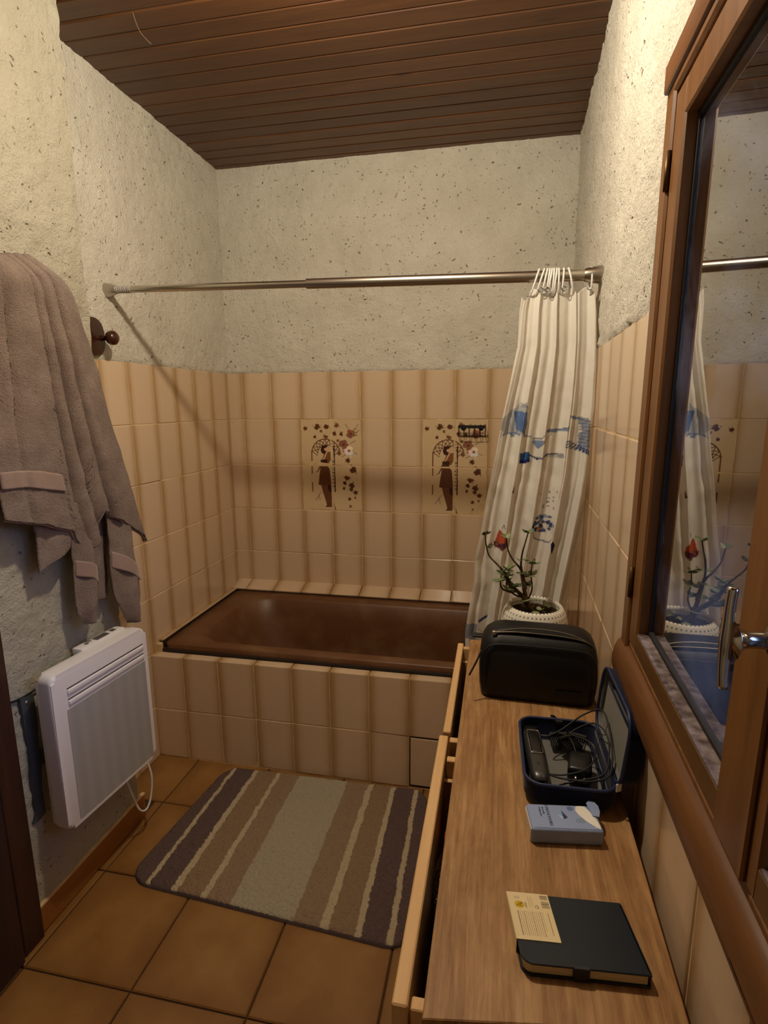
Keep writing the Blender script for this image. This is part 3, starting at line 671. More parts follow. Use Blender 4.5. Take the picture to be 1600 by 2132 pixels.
# ------------------------------------------------------------------ shower curtain
CUR_L=[(0.055, 1.731), (0.05, 1.679), (0.048, 1.573), (0.03, 1.465), (0.01, 1.354), (-0.007, 1.239), (-0.026, 1.135), (-0.04, 1.029), (-0.057, 0.936), (-0.058, 0.857), (-0.072, 0.775), (-0.082, 0.693), (-0.078, 0.60)]
CUR_R=[(0.252, 1.731), (0.257, 1.67), (0.262, 1.593), (0.266, 1.515), (0.268, 1.395), (0.265, 1.326), (0.264, 1.2), (0.256, 1.099), (0.246, 0.996), (0.234, 0.889), (0.225, 0.796), (0.222, 0.60)]
CUR_R=[(x - .004 * 0, z) for x, z in CUR_R]
PRINT={'blue_block': [(0.115, 1.389), (0.279, 1.383), (0.315, 1.354), (0.299, 1.318), (0.17, 1.333)], 'blue_tick': [(0.259, 1.264), (0.369, 1.267), (0.383, 1.24), (0.278, 1.236)], 'river1': [(0.372, 1.3), (0.52, 1.303), (0.427, 1.276)], 'wave1': [(0.374, 1.255), (0.462, 1.246), (0.601, 1.262), (0.711, 1.265), (0.689, 1.25), (0.624, 1.253)], 'l2': [(0.521, 1.324), (0.564, 1.336), (0.751, 1.339), (0.747, 1.33), (0.612, 1.327)], 'r_block': [(0.843, 1.371), (0.954, 1.365), (0.986, 1.319), (0.976, 1.275), (0.882, 1.275), (0.865, 1.319), (0.902, 1.33)], 'r_band': [(0.737, 1.376), (0.843, 1.371), (0.944, 1.362), (0.851, 1.362), (0.748, 1.368)], 'pale': [(-0.004, 1.366), (0.114, 1.395), (0.232, 1.413), (0.297, 1.383), (0.233, 1.318), (0.082, 1.318), (-0.005, 1.336)], 'red': [(0.179, 1.027), (0.284, 1.004), (0.31, 0.976), (0.203, 0.968), (0.156, 0.979)], 'reddark': [(0.148, 0.992), (0.213, 0.98), (0.293, 0.994), (0.31, 0.976), (0.255, 0.966), (0.167, 0.972)], 'flower': [(0.536, 1.061), (0.567, 1.077), (0.624, 1.081), (0.705, 1.066), (0.73, 1.038), (0.681, 1.018), (0.617, 1.024), (0.562, 1.033)], 'flower_dark': [(0.501, 1.048), (0.538, 1.058), (0.554, 1.036), (0.514, 1.032)], 'flower_d2': [(0.724, 0.993), (0.753, 1.003), (0.794, 0.988), (0.781, 0.959), (0.747, 0.974)], 'low1': [(0.123, 0.733), (0.197, 0.748), (0.197, 0.738), (0.133, 0.724)], 'low2': [(-0.01, 0.726), (0.121, 0.719), (0.125, 0.681), (-0.004, 0.674)], 'low3': [(0.038, 0.672), (0.126, 0.688), (0.096, 0.638)], 'sp1': [(0.24, 1.147), (0.268, 1.169), (0.276, 1.144)]}
cur = empty('shower_curtain', (.09, 1.72, .60), 'white shower curtain with blue and red printed motifs bunched at the rod end', 'curtain')
ns, nt = 300, 330
S_, T_ = np.meshgrid(np.linspace(0, 1, ns), np.linspace(0, 1, nt))
Zc = 1.728 + (.602 - 1.728) * T_
xl = np.interp(Zc, [p[1] for p in CUR_L][::-1], [p[0] for p in CUR_L][::-1]); xr = np.interp(Zc, [p[1] for p in CUR_R][::-1], [p[0] for p in CUR_R][::-1])
ph = 2 * np.pi * (4.3 * S_ ** 1.05 + .35 * T_ * S_) + .9 * np.sin(3.1 * T_ + 4.2 * S_) + .5
fold = np.sin(ph + .6 * np.sin(ph)) + .22 * np.sin(2.3 * ph + 1.3 + 4 * T_) + .10 * np.sin(4.1 * ph + 7 * T_)
amp = .008 + .007 * np.clip(T_ * 2.2, 0, 1)
Xc = xl + (xr - xl) * S_ + .007 * np.cos(ph) * np.clip(4 * S_ * (1 - S_), 0, 1)
Yc = 1.712 - .02 * T_ - amp * fold * .9
wr = np.zeros_like(Zc)
for j in range(nt):
    for i in range(0, ns):
        wr[j, i] = noise.noise(Vector((Xc[j, i] * 14, Zc[j, i] * 9 + Xc[j, i] * 18, 2.0))) + .5 * noise.noise(Vector((Xc[j, i] * 30 + Zc[j, i] * 20, Zc[j, i] * 14 - Xc[j, i] * 14, 7.0)))
Yc += .0045 * wr * np.clip(T_ * 5, .2, 1)
# top edge droops between the rings
sag = .010 * (1 - np.cos(ph + 1.2)) * np.exp(-T_ * 26); Zc2 = Zc - sag - .012 * (S_ < .12) * np.exp(-T_ * 20)
V = np.stack([Xc, Yc, Zc2], -1)
I = Ink(S_, Zc); bl = srgb(62, 104, 168)[:3]; db = srgb(30, 50, 120)[:3]; pb = srgb(172, 190, 214)[:3]; gy = srgb(110, 122, 150)[:3]
I.poly(PRINT['pale'], pb, .55); I.poly(PRINT['blue_block'], bl, .85)
rnd = random.Random(5)
for q in range(26):
    x = .1 + .2 * rnd.random(); z = 1.32 + .07 * rnd.random(); I.line([(x, z), (x + .012, z - .012)], .0035, db if q % 2 else pb, .6)
for q in range(14):
    x = -.0 + .33 * rnd.random(); z = 1.312 + .012 * rnd.random(); I.line([(x, z), (x + .06, z - .004 + .01 * rnd.random())], .0022, bl, .7)
for q in range(5): I.line([(.14 + q * .03, 1.40), (.17 + q * .03, 1.412 - .004 * q), (.2 + q * .025, 1.398)], .0025, gy, .8)
I.poly(PRINT['blue_tick'], bl); I.poly([(p[0], p[1] - .004) for p in PRINT['blue_tick'][2:]] + [(.28, 1.243), (.38, 1.246)], db)
for a in ('river1', 'l2', 'r_band'): I.poly(PRINT[a], srgb(110, 140, 190)[:3], .85)
I.line([(0.374, 1.258), (0.43, 1.247), (0.5, 1.25), (0.58, 1.262), (0.66, 1.262)], .0045, db); I.ell(.69, 1.257, .03, .007, gy, .5); I.poly(PRINT['wave1'], gy, .35)
I.line([(.36, 1.309), (.45, 1.307), (.54, 1.33), (.62, 1.333), (.75, 1.341)], .003, gy); I.line([(.42, 1.277), (.55, 1.31), (.6, 1.322)], .002, gy)
I.poly(PRINT['r_block'], srgb(120, 136, 170)[:3], .7)
for q in range(10): I.line([(.86 + .02 * rnd.random(), 1.28 + q * .009), (.97 + .02 * rnd.random(), 1.277 + q * .009)], .003, db if q % 3 == 0 else bl, .7)
for q in range(4): I.line([(.72, 1.302 - q * .006), (.80, 1.299 - q * .006), (.88, 1.286 - q * .004), (.985, 1.272 - q * .003)], .0028, db if q % 2 == 0 else gy)
I.poly(PRINT['red'], srgb(190, 84, 56)[:3]); I.poly(PRINT['reddark'], srgb(66, 40, 60)[:3], .75); I.poly([(.19, 1.02), (.27, 1.0), (.25, .985), (.2, .985)], srgb(204, 96, 60)[:3]); I.line([(.2, 1.03), (.215, 1.045), (.235, 1.035)], .004, gy)
for q in range(8): I.ell(.17 + .13 * rnd.random(), .972 + .018 * rnd.random(), .012, .004, [srgb(90, 110, 90), srgb(50, 40, 90), srgb(180, 90, 70)][q % 3][:3])
for q in range(46):
    a = rnd.random() * 6.28; r = rnd.random() ** .5; I.ell(.625 + .09 * r * math.cos(a), 1.052 + .026 * r * math.sin(a), .014, .0042, [db, bl, srgb(60, 60, 110)[:3], srgb(150, 168, 205)[:3]][q % 4], .9)
I.ell(.61, 1.035, .02, .005, srgb(214, 160, 110)[:3]); I.poly(PRINT['flower_dark'], srgb(40, 36, 66)[:3]); I.poly(PRINT['flower_d2'], srgb(48, 44, 84)[:3])
I.line([(.55, 1.025), (.58, 1.008), (.63, .998), (.69, .996), (.73, 1.01), (.735, 1.035)], .0035, gy)
for q in range(12): I.ell(.56 + .14 * rnd.random(), 1.10 + .05 * rnd.random(), .008, .0022, srgb(120, 120, 150)[:3], .8)
I.poly(PRINT['sp1'], srgb(120, 76, 70)[:3]); I.poly(PRINT['low1'], srgb(52, 70, 120)[:3]); I.poly(PRINT['low2'], srgb(130, 150, 180)[:3], .8); I.poly(PRINT['low3'], srgb(110, 126, 160)[:3], .7)
for q in range(14): I.line([(.05 + .3 * rnd.random(), .62 + .09 * rnd.random()), (.1 + .3 * rnd.random(), .62 + .09 * rnd.random())], .003, gy, .5)
c = I.c
cl = grid_mesh('cloth', V, CURT, cur, col=c)
sd = cl.modifiers.new('thickness', 'SOLIDIFY'); sd.thickness = .0006
# rings
ringx = [.098, .112, .121, .128, .134, .140, .147, .153, .166, .180, .240]
EYE = plain('metal_eyelet', srgb(150, 150, 150), .3, 1.0)
for q, x in enumerate(ringx):
    rp = RA + dr * ((x - RA.x) / dr.x); tilt = (.30 if q < 2 else [.2, .12, .15, .05, .1, .0, .05, -.22, .0][q - 2])
    bm = BM(); ring = []
    for k in range(28):
        a = 2 * math.pi * k / 28; zz = .036 * math.cos(a) - .0165; yy = .0200 * math.sin(a)
        ring.append(rp + Vector((tilt * (zz - .012) + .0, yy, zz)))
    tube(bm, ring, .0026, 8, closed=True)
    o = finish(bm, 'curtain_ring', WHITEPL, cur, smooth=True)
bm = BM()
for x in (.105, .122, .168, .236):
    pts = [Vector((x + .006 * math.cos(a), 1.698, 1.722 + .006 * math.sin(a))) for a in np.linspace(0, 2 * math.pi, 13)[:-1]]; tube(bm, pts, .0014, 6, closed=True)
finish(bm, 'eyelet', EYE, cur, smooth=True)['kind'] = 'stuff'

# ------------------------------------------------------------------ coat knob on the alcove wall
kn = empty('coat_knob', (XA, 1.70, 1.64), 'dark turned wooden knob hook on the wall right of the towel', 'hook')
bm = BM(); prism(bm, rrect(1.60, 1.716, 1.575, 1.695, .040, 8), Matrix.Translation((XA + .010, 0, 0)) @ Matrix(((0, 0, 1, 0), (1, 0, 0, 0), (0, 1, 0, 0), (0, 0, 0, 1))), .012, .004, 2)
finish(bm, 'back_plate', DARKW, kn, smooth=True, auto=40)
bm = BM(); lathe(bm, [(.012, 0), (.0085, .006), (.0075, .02), (.010, .027), (.0195, .033), (.0235, .043), (.0225, .053), (.015, .061), (.0, .064)], (0, 0, 0), 28, M=Matrix.Translation((XA + .018, 1.698, 1.632)) @ Matrix.Rotation(math.radians(90), 4, 'Y'), capb=True)
bmesh.ops.remove_doubles(bm, verts=bm.verts, dist=1e-5); finish(bm, 'knob', DARKW, kn, smooth=True)

# ------------------------------------------------------------------ towel
hk = empty('towel_hook', (XN, 1.19, 1.735), 'dark hook carrying the taupe towel, only its tip showing', 'hook')
bm = BM(); box(bm, XN + .004, XN + .012, 1.09, 1.13, 1.69, 1.75, .003); tube(bm, crom([(XN + .012, 1.115, 1.72), (XN + .04, 1.118, 1.705), (XN + .055, 1.121, 1.718)], 5), .007, 10)
finish(bm, 'hook_arm', DARKW, hk, smooth=True, auto=40)
bm = BM(); box(bm, XN + .004, XN + .012, 1.25, 1.29, 1.69, 1.75, .003); tube(bm, crom([(XN + .012, 1.27, 1.72), (XN + .04, 1.27, 1.705), (XN + .055, 1.27, 1.718)], 5), .007, 10)
finish(bm, 'hook_arm', DARKW, hk, smooth=True, auto=40)
TW_LEFT=[(1.116, 1.732), (1.099, 1.666), (1.079, 1.511), (1.061, 1.353), (1.052, 1.246), (1.057, 1.147)]
TW_RIGHT=[(1.299, 1.769), (1.356, 1.742), (1.381, 1.671), (1.403, 1.611), (1.435, 1.524), (1.46, 1.403), (1.487, 1.318), (1.524, 1.205), (1.553, 1.086), (1.586, 0.971)]
TW_BOT=[(1.057, 1.15), (1.155, 1.121), (1.245, 1.085), (1.262, 1.05), (1.297, 1.017), (1.325, 1.028), (1.342, 1.050), (1.359, 1.118), (1.441, 1.066), (1.586, 0.971)]
TW_TOP=[(1.116, 1.732), (1.154, 1.748), (1.197, 1.761), (1.248, 1.769), (1.299, 1.769)]
tw = empty('towel', (XN + .05, 1.27, 1.0), 'taupe terry towel hanging folded from a hook on the left wall', 'towel')
def arclen(pts, n):
    P = np.array(pts, float); d = np.r_[0, np.cumsum(np.hypot(*np.diff(P, axis=0).T))]; t = np.linspace(0, d[-1], n); return np.stack([np.interp(t, d, P[:, k]) for k in (0, 1)], -1)
def terry(V, amp=.0016):
    V = V.copy(); f = V.reshape(-1, 3)
    for k in range(len(f)):
        p = Vector(f[k]); f[k, 0] += amp * noise.noise(p * 260) + .003 * noise.noise(p * 24)
    return f.reshape(V.shape)
def thick(o, t=.006, off=-1):
    m = o.modifiers.new('thickness', 'SOLIDIFY'); m.thickness = t; m.offset = off; return o
nu, nv = 120, 210
L_ = arclen(TW_LEFT, nv); Rr = arclen(TW_RIGHT, nv); Bt = arclen(TW_BOT, nu)
# bottom parameter: match by y so that the steps of the hem stay crisp
u = np.linspace(0, 1, nu); yb = TW_BOT[0][0] + (TW_BOT[-1][0] - TW_BOT[0][0]) * u; zb = np.interp(yb, [p[0] for p in TW_BOT], [p[1] for p in TW_BOT])
Tp = arclen(TW_TOP, nu); zt = np.interp(u, np.linspace(0, 1, nu), Tp[:, 1])
V = np.zeros((nv, nu, 3)); 
for j in range(nv):
    t = j / (nv - 1); yl_, yr_ = L_[j, 0], Rr[j, 0]
    V[j, :, 1] = (1 - t) * Tp[:, 0] * (1 - t) ** 2 + (1 - (1 - t) ** 3) * (yl_ + (yr_ - yl_) * u)
    V[j, :, 1] = (yl_ + (yr_ - yl_) * u)
    V[j, :, 2] = zt + (zb - zt) * t
    # side outlines carry their own height near the top right shoulder
    V[j, :, 2] -= (.028 * np.clip((u - .80) / .2, 0, 1) ** 2) * (1 - t)
    fold = (.006 * np.sin(2 * np.pi * (1.6 * u + .15)) + .003 * np.sin(2 * np.pi * (5.5 * u + .3)))
    crease = np.zeros(nu); env = min(1, .25 + t * 2.2)
    for c0, c1, dp in ((.36, .46, .016), (.475, .545, .020), (.60, .635, .022)):
        cc = c0 + (c1 - c0) * t; crease += -dp * env * np.exp(-((u - cc) / .013) ** 2) + .011 * env * np.exp(-((u - cc - .040) / .030) ** 2)
    crease += .010 * np.exp(-((u - .86) / .10) ** 2) * t - .006 * env * np.exp(-((u - .10 - .03 * t) / .02) ** 2)
    V[j, :, 0] = XN + .088 - .012 * t + fold * (.35 + .65 * t) + crease
    V[j, :, 0] -= .055 * np.clip(1 - t * 9, 0, 1) ** 2                     # rolls over the hook at the top
    V[j, :, 0] -= .05 * np.abs(2 * u - 1) ** 5 * (1 - .6 * t)
V[..., 0] = np.maximum(V[..., 0], XN + .02)
thick(grid_mesh('front_layer', terry(V), TOWEL, tw), .008)
def loft_sheet(name, A, B, x0, bulge, n=40, m=60, mat=TOWEL, th=.006, fz=0):
    a = arclen(A, m); b = arclen(B, m); V = np.zeros((m, n, 3)); u = np.linspace(0, 1, n)
    for j in range(m):
        V[j, :, 1] = a[j, 0] + (b[j, 0] - a[j, 0]) * u; V[j, :, 2] = a[j, 1] + (b[j, 1] - a[j, 1]) * u
        V[j, :, 0] = x0 + bulge * np.sin(np.pi * u) + .004 * np.sin(9 * u + 4 * j / m)
    return thick(grid_mesh(name, terry(V), mat, tw), th)
band = lambda nm, P0, P1, x: None
def band_strip(pts_top, pts_bot, xs_, name='woven_band', m=30):
    a = arclen(pts_top, m); b = arclen(pts_bot, m); V = np.zeros((10, m, 3))
    for k in range(10):
        t = k / 9; V[k, :, 1] = a[:, 0] + (b[:, 0] - a[:, 0]) * t; V[k, :, 2] = a[:, 1] + (b[:, 1] - a[:, 1]) * t; V[k, :, 0] = xs_(V[k, :, 1], V[k, :, 2])
    o = thick(grid_mesh(name, V, TOWELB, tw), .002, 1); o['label'] = 'smoother woven band near the hem'; return o
def surf_x(Vg, add):
    f = Vg.reshape(-1, 3)
    def q(ys_, zs_):
        return np.array([f[np.argmin((f[:, 1] - y_) ** 2 + (f[:, 2] - z_) ** 2), 0] + add for y_, z_ in zip(ys_, zs_)])
    return q
band_strip([(1.054, 1.262), (1.10, 1.262), (1.16, 1.254), (1.222, 1.238)], [(1.054, 1.222), (1.11, 1.220), (1.17, 1.206), (1.230, 1.192)], surf_x(V, .0120))
bm = BM(); sx_ = surf_x(V, .001)
hem = [(y_, z_) for y_, z_ in zip(yb, zb)]
tube(bm, [(float(sx_([y_], [z_])[0]) - .002, y_, z_) for y_, z_ in hem[::2]], .0042, 7); finish(bm, 'hem', TOWELB, tw, smooth=True)
loft_sheet('under_flap', [(1.142, 1.15), (1.144, 1.08), (1.146, 0.996)], [(1.305, 1.12), (1.303, 1.08), (1.301, 1.058)], XN + .052, .008)
loft_sheet('lower_fold', [(1.253, 1.16), (1.253, 1.049), (1.25, 0.983), (1.245, 0.916), (1.251, 0.852), (1.272, 0.812)], [(1.345, 1.14), (1.334, 1.015), (1.331, 0.959), (1.336, 0.9), (1.328, 0.859), (1.298, 0.808)], XN + .058, .020)
loft_sheet('lower_fold', [(1.391, 1.16), (1.392, 1.087), (1.390, 1.015), (1.383, 0.929), (1.390, 0.854), (1.445, 0.748)], [(1.500, 1.14), (1.488, 1.053), (1.497, 0.958), (1.514, 0.889), (1.511, 0.817), (1.485, 0.737)], XN + .064, .022)
loft_sheet('inner_fold', [(1.30, 1.14), (1.33, 1.008), (1.345, 0.921), (1.36, 0.845)], [(1.44, 1.14), (1.425, 0.99), (1.416, 0.902), (1.405, 0.845)], XN + .030, .004)
band_strip([(1.252, 1.000), (1.29, .985), (1.333, .962)], [(1.250, .955), (1.29, .940), (1.331, .908)], lambda y_, z_: XN + .0690 + .020 * np.sin(np.pi * np.clip((y_ - 1.25) / .083, 0, 1)))
band_strip([(1.388, .990), (1.43, .965), (1.497, .912)], [(1.385, .940), (1.43, .915), (1.512, .862)], lambda y_, z_: XN + .0755 + .022 * np.sin(np.pi * np.clip((y_ - 1.387) / .118, 0, 1)))
lp = BM(); tube(lp, crom([(XN + .03, 1.19, 1.76), (XN + .04, 1.12, 1.733), (XN + .03, 1.112, 1.70)], 6), .003, 6); finish(lp, 'hanging_loop', TOWELB, tw, smooth=True)

# ------------------------------------------------------------------ electric panel heater
ht = empty('panel_heater', (XN + .02, 1.24, .30), 'white electric panel heater on the left wall below the towel', 'heater')
A_, B_ = Vector((-1.075, 1.085, 0)), Vector((-1.048, 1.432, 0)); hd = (B_ - A_).normalized(); hn = Vector((hd.y, -hd.x, 0)); HW = (B_ - A_).length; HZ0, HZ1 = .302, .742
MH = Matrix.Translation(A_) @ Matrix(((hd.x, 0, hn.x, 0), (hd.y, 0, hn.y, 0), (0, 1, 0, 0), (0, 0, 0, 1)))   # local x along heater, y up, z out of wall
bm = BM(); prism(bm, rrect(0, HW, HZ0, HZ1, .020, 6), MH @ Matrix.Translation((0, 0, -.050)), .050, .012, 3); finish(bm, 'housing', WHITEP, ht, smooth=True, auto=45)
GR = N('fine_grille', .45, .4, .2); v = GR.obj(world=True); wv = GR.n('TexVoronoi'); wv.inputs['Scale'].default_value = 290; wv.inputs['Randomness'].default_value = 0; GR.l(v, wv.inputs['Vector'])
GR.col(GR.ramp(wv.outputs['Distance'], [(.25, srgb(158, 160, 160)), (.5, srgb(176, 177, 177))])); GR.bump(wv.outputs['Distance'], .08, .0006); GR = GR.m
bm = BM(); prism(bm, rrect(.038, HW - .014, HZ0 + .012, HZ1 - .105, .004, 3), MH @ Matrix.Translation((0, 0, -.001)), .0022, .001, 1); finish(bm, 'grille', GR, ht)
for zc in (HZ1 - .052, HZ1 - .082):
    bm = BM(); box(bm, .045, HW - .018, zc, zc + .0035, -.001, .0006, 0, MH); finish(bm, 'vent_slot', plain('slot_dark', srgb(70, 66, 70), .8) if 'slot_dark' not in bpy.data.materials else bpy.data.materials['slot_dark'], ht)
    bm = BM(); box(bm, .045, HW - .018, zc - .014, zc - .001, -.001, .0045, .002, MH, 2); finish(bm, 'louvre', WHITEP, ht, smooth=True, auto=50)
bm = BM(); box(bm, .15, HW - .03, HZ1 - .03, HZ1 + .006, -.082, -.046, .004, MH, 2); cp = finish(bm, 'control_box', WHITEPL, ht, smooth=True, auto=45)
bm = BM(); box(bm, .215, .265, HZ1 + .0055, HZ1 + .0068, -.076, -.054, .0005, MH); box(bm, .278, .295, HZ1 + .0055, HZ1 + .0068, -.074, -.058, .0005, MH); finish(bm, 'display', plain('grey_display', srgb(78, 74, 72), .3), cp)
bm = BM(); lathe(bm, [(.006, 0), (.006, .002)], (0, 0, 0), 14, M=MH @ Matrix.Translation((.185, HZ1 + .0055, -.064)) @ Matrix.Rotation(math.radians(-90), 4, 'X'), capt=True); finish(bm, 'dial', plain('dial_grey', srgb(110, 106, 104), .4), cp)
for a in ((.05, .07, -.104), (.28, .30, -.128)): bm = BM(); box(bm, a[0], a[1], .33, .70, a[2], -.048, .002, MH); finish(bm, 'mounting_bracket', WHITEP, ht)
bm = BM(); tube(bm, crom([(-1.13, 1.36, .30), (-1.125, 1.375, .24), (-1.115, 1.39, .16), (-1.105, 1.40, .115), (-1.10, 1.425, .10), (-1.098, 1.45, .13), (-1.10, 1.465, .20), (-1.12, 1.46, .27), (-1.15, 1.44, .31), (-1.172, 1.43, .33)], 6), .0034, 8); finish(bm, 'power_cable', WHITEPL, ht, smooth=True)

# ---- grey metal bracket in the plaster left of the heater
BR = [(1.08, 0.681), (1.121, 0.675), (1.122, 0.596), (1.114, 0.517), (1.144, 0.5), (1.139, 0.468), (1.115, 0.47), (1.108, 0.406), (1.109, 0.332), (1.089, 0.326), (1.07, 0.327), (1.081, 0.355), (1.08, 0.427), (1.086, 0.507), (1.083, 0.592)]
MB_ = Matrix.Translation((XN, 0, 0)) @ Matrix(((0, 0, 1, 0), (1, 0, 0, 0), (0, 1, 0, 0), (0, 0, 0, 1)))
bk = empty('wall_bracket', (XN, 1.10, .33), 'dark grey H-shaped metal bracket set in the plaster left of the heater', 'bracket')
bm = BM(); prism(bm, BR, MB_ @ Matrix.Translation((0, 0, .004)), .010); finish(bm, 'plate', plain('dark_grey_paint', srgb(70, 74, 76), .55), bk)
bm = BM(); lathe(bm, [(.006, 0), (.006, .001), (.004, .003)], (0, 0, 0), 14, M=MB_ @ Matrix.Translation((1.098, .662, .014)), capt=True); finish(bm, 'screw', CHROME, bk, smooth=True, auto=40)
bm = BM(); tube(bm, crom([(XN + .009, 1.051, .686), (XN + .010, 1.086, .679), (XN + .011, 1.144, .680)], 5), .0028, 6); tag(finish(bm, 'trim_2', BLACKM, base=(XN, 1.1, .68)), 'dark gap line in the plaster above the grey bracket', kind='structure')

# ------------------------------------------------------------------ bath mat
mat_ = empty('bath_mat', (-.64, 1.5, .0), 'striped taupe and purple bath mat on the floor in front of the bath', 'bath mat')
MATX=[-1.055, -0.99, -0.976, -0.902, -0.881, -0.803, -0.783, -0.709, -0.512, -0.433, -0.409, -0.336, -0.317, -0.246, -0.228, -0.188]
MATXR=[-1.007, -0.975, -0.961, -0.888, -0.871, -0.793, -0.779, -0.706, -0.513, -0.435, -0.414, -0.347, -0.33, -0.261, -0.246, -0.211]
PUR = srgb(106, 88, 84)[:3]; CRE = srgb(196, 180, 150)[:3]; TAN = srgb(150, 126, 100)[:3]; TAU = srgb(154, 132, 108)[:3]; LGR = srgb(178, 168, 146)[:3]
SEQ = [PUR, CRE, PUR, CRE, TAN, CRE, TAU, LGR, TAU, CRE, TAN, CRE, PUR, CRE, PUR]
def quad(u, v): # u across 0..1, v front->rear
    f0, f1, r0, r1 = np.array((-1.063, 1.245)), np.array((-.176, 1.186)), np.array((-1.007, 1.800)), np.array((-.205, 1.812))
    return (f0 * (1 - u) + f1 * u) * (1 - v) + (r0 * (1 - u) + r1 * u) * v
nu, nv = 420, 280; V = np.zeros((nv, nu, 3)); C_ = np.zeros((nv, nu, 4)); C_[..., 3] = 1
rr = .075; Wm, Hm = .84, .58
for j in range(nv):
    v = j / (nv - 1); vy = v * Hm; ins = 0
    if vy < rr: ins = rr - math.sqrt(max(0, rr * rr - (rr - vy) ** 2))
    if Hm - vy < rr: ins = max(ins, rr - math.sqrt(max(0, rr * rr - (rr - (Hm - vy)) ** 2)))
    iu = ins / Wm
    for i in range(nu):
        u = iu + (1 - 2 * iu) * i / (nu - 1); x, y = quad(u, v)
        p = Vector((x, y, 0)); e = min(i, nu - 1 - i, j, nv - 1 - j)
        xx = x + .0035 * noise.noise(p * 22) + .0035 * noise.noise(p * 80)
        b = [a * (1 - v) + c_ * v for a, c_ in zip(MATX, MATXR)]; k = 0
        while k < 14 and xx > b[k + 1]: k += 1
        pile = .011 + .0045 * noise.noise(p * 170) + .003 * noise.noise(p * 40)
        if SEQ[k] is CRE: pile -= .002
        if SEQ[k] is LGR: pile -= .001
        edge = min(1, e / 5.0); z = .002 + pile * math.sqrt(edge) if e > 0 else .0006
        V[j, i] = (x, y, z); C_[j, i, :3] = [q * (1 + .10 * noise.noise(p * 120)) for q in (SEQ[k] if e > 2 else srgb(96, 82, 80)[:3])]
MATM = N('tufted_pile', .98, .05); vc = MATM.n('VertexColor', layer_name='Col'); fn = MATM.noise(MATM.obj(world=True), 420, 3, .7)
MATM.col(MATM.mix(.28, vc.outputs['Color'], MATM.mix(1.0, vc.outputs['Color'], MATM.ramp(fn, [(.3, G(.45)), (.7, G(1.4))]), 'MULTIPLY'))); MATM.bump(fn, .7, .004)
pl_ = grid_mesh('pile', V, MATM.m, mat_, col=C_); pl_['kind'] = 'stuff'

# ------------------------------------------------------------------ chest of drawers
DZ = .75; ch = empty('chest_of_drawers', (.09, 1.0, 0), 'low pale wooden chest of drawers under the window with two drawers ajar', 'dresser')
bm = BM(); v8 = [(-.061, .488), (.222, .520), (.2365, 1.500), (-.058, 1.503)]
v8 = [(-.061, .487), (.223, .530), (.236, 1.498), (-.058, 1.503)]
prism(bm, v8, Matrix.Translation((0, 0, DZ - .018)), .018, .0012, 1); finish(bm, 'top', PLY, ch)
def dbox(nm, a, mat=PINE, bev=.0015, par=ch): bm = BM(); box(bm, *a, bev); return finish(bm, nm, mat, par)
for y0 in (.508, .966, 1.030, 1.478): dbox('side_panel', (-.077, .222, y0, y0 + .016, .0, DZ - .0185))
dbox('back_panel', (.214, .2215, .508, 1.494, .05, DZ - .02))
for y0, y1 in ((.524, .966), (1.046, 1.478)): dbox('plinth', (-.066, -.052, y0, y1, .0, .06)); dbox('floor_panel', (-.06, .214, y0, y1, .06, .072))
DRK = plain('shaded_drawer_board', srgb(34, 26, 22), .8)  # boards inside the drawers coloured near black for the shade in the gap
ROWS = [(.070, .285), (.292, .508), (.515, .738)]
for (y0, y1, xo, xi) in ((.505, 1.040, -.0985, -.0800), (1.053, 1.500, -.0925, -.0765)):
    for r, (z0, z1) in enumerate(ROWS):
        op = 0 if r == 2 else .000
        fr = dbox('drawer', (xo, xi, y0, y1, z0, z1), bev=.002)
        yy0, yy1 = (max(y0, .524) + .006, min(y1, .966) - .006) if y0 < 1 else (1.052, 1.472)
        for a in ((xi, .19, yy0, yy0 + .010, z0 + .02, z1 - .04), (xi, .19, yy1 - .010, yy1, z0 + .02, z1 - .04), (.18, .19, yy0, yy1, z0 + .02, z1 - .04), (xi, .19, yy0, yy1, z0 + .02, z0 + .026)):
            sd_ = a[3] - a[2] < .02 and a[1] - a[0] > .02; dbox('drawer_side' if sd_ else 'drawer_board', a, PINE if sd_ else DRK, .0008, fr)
# things lying in the near drawer
bm = BM(); bmesh.ops.create_icosphere(bm, subdivisions=4, radius=1, matrix=Matrix.Translation((-.058, .735, .688)) @ Matrix.Diagonal((.016, .055, .030, 1)))
for v in bm.verts: v.co += Vector((.004, .010, .008)) * noise.noise(v.co * 60) + Vector((.003, 0, 0)) * noise.noise(v.co * 150)
PLS = m_glass('clear_film', (.86, .86, .86, 1), 1.5, 1.6); tag(finish(bm, 'plastic_bag', PLS, base=(-.058, .735, .66)), 'crumpled clear plastic bag in the near open drawer', 'bag')
bm = BM(); bmesh.ops.create_icosphere(bm, subdivisions=3, radius=1, matrix=Matrix.Translation((-.052, .842, .665)) @ Matrix.Diagonal((.018, .022, .03, 1)))
for v in bm.verts: v.co += v.normal * .004 * noise.noise(v.co * 70)
tag(finish(bm, 'wrapper', plain('orange_wrapper', srgb(214, 96, 30), .4), base=(-.052, .842, .64), smooth=True), 'small orange wrapper just showing in the near open drawer', 'wrapper')

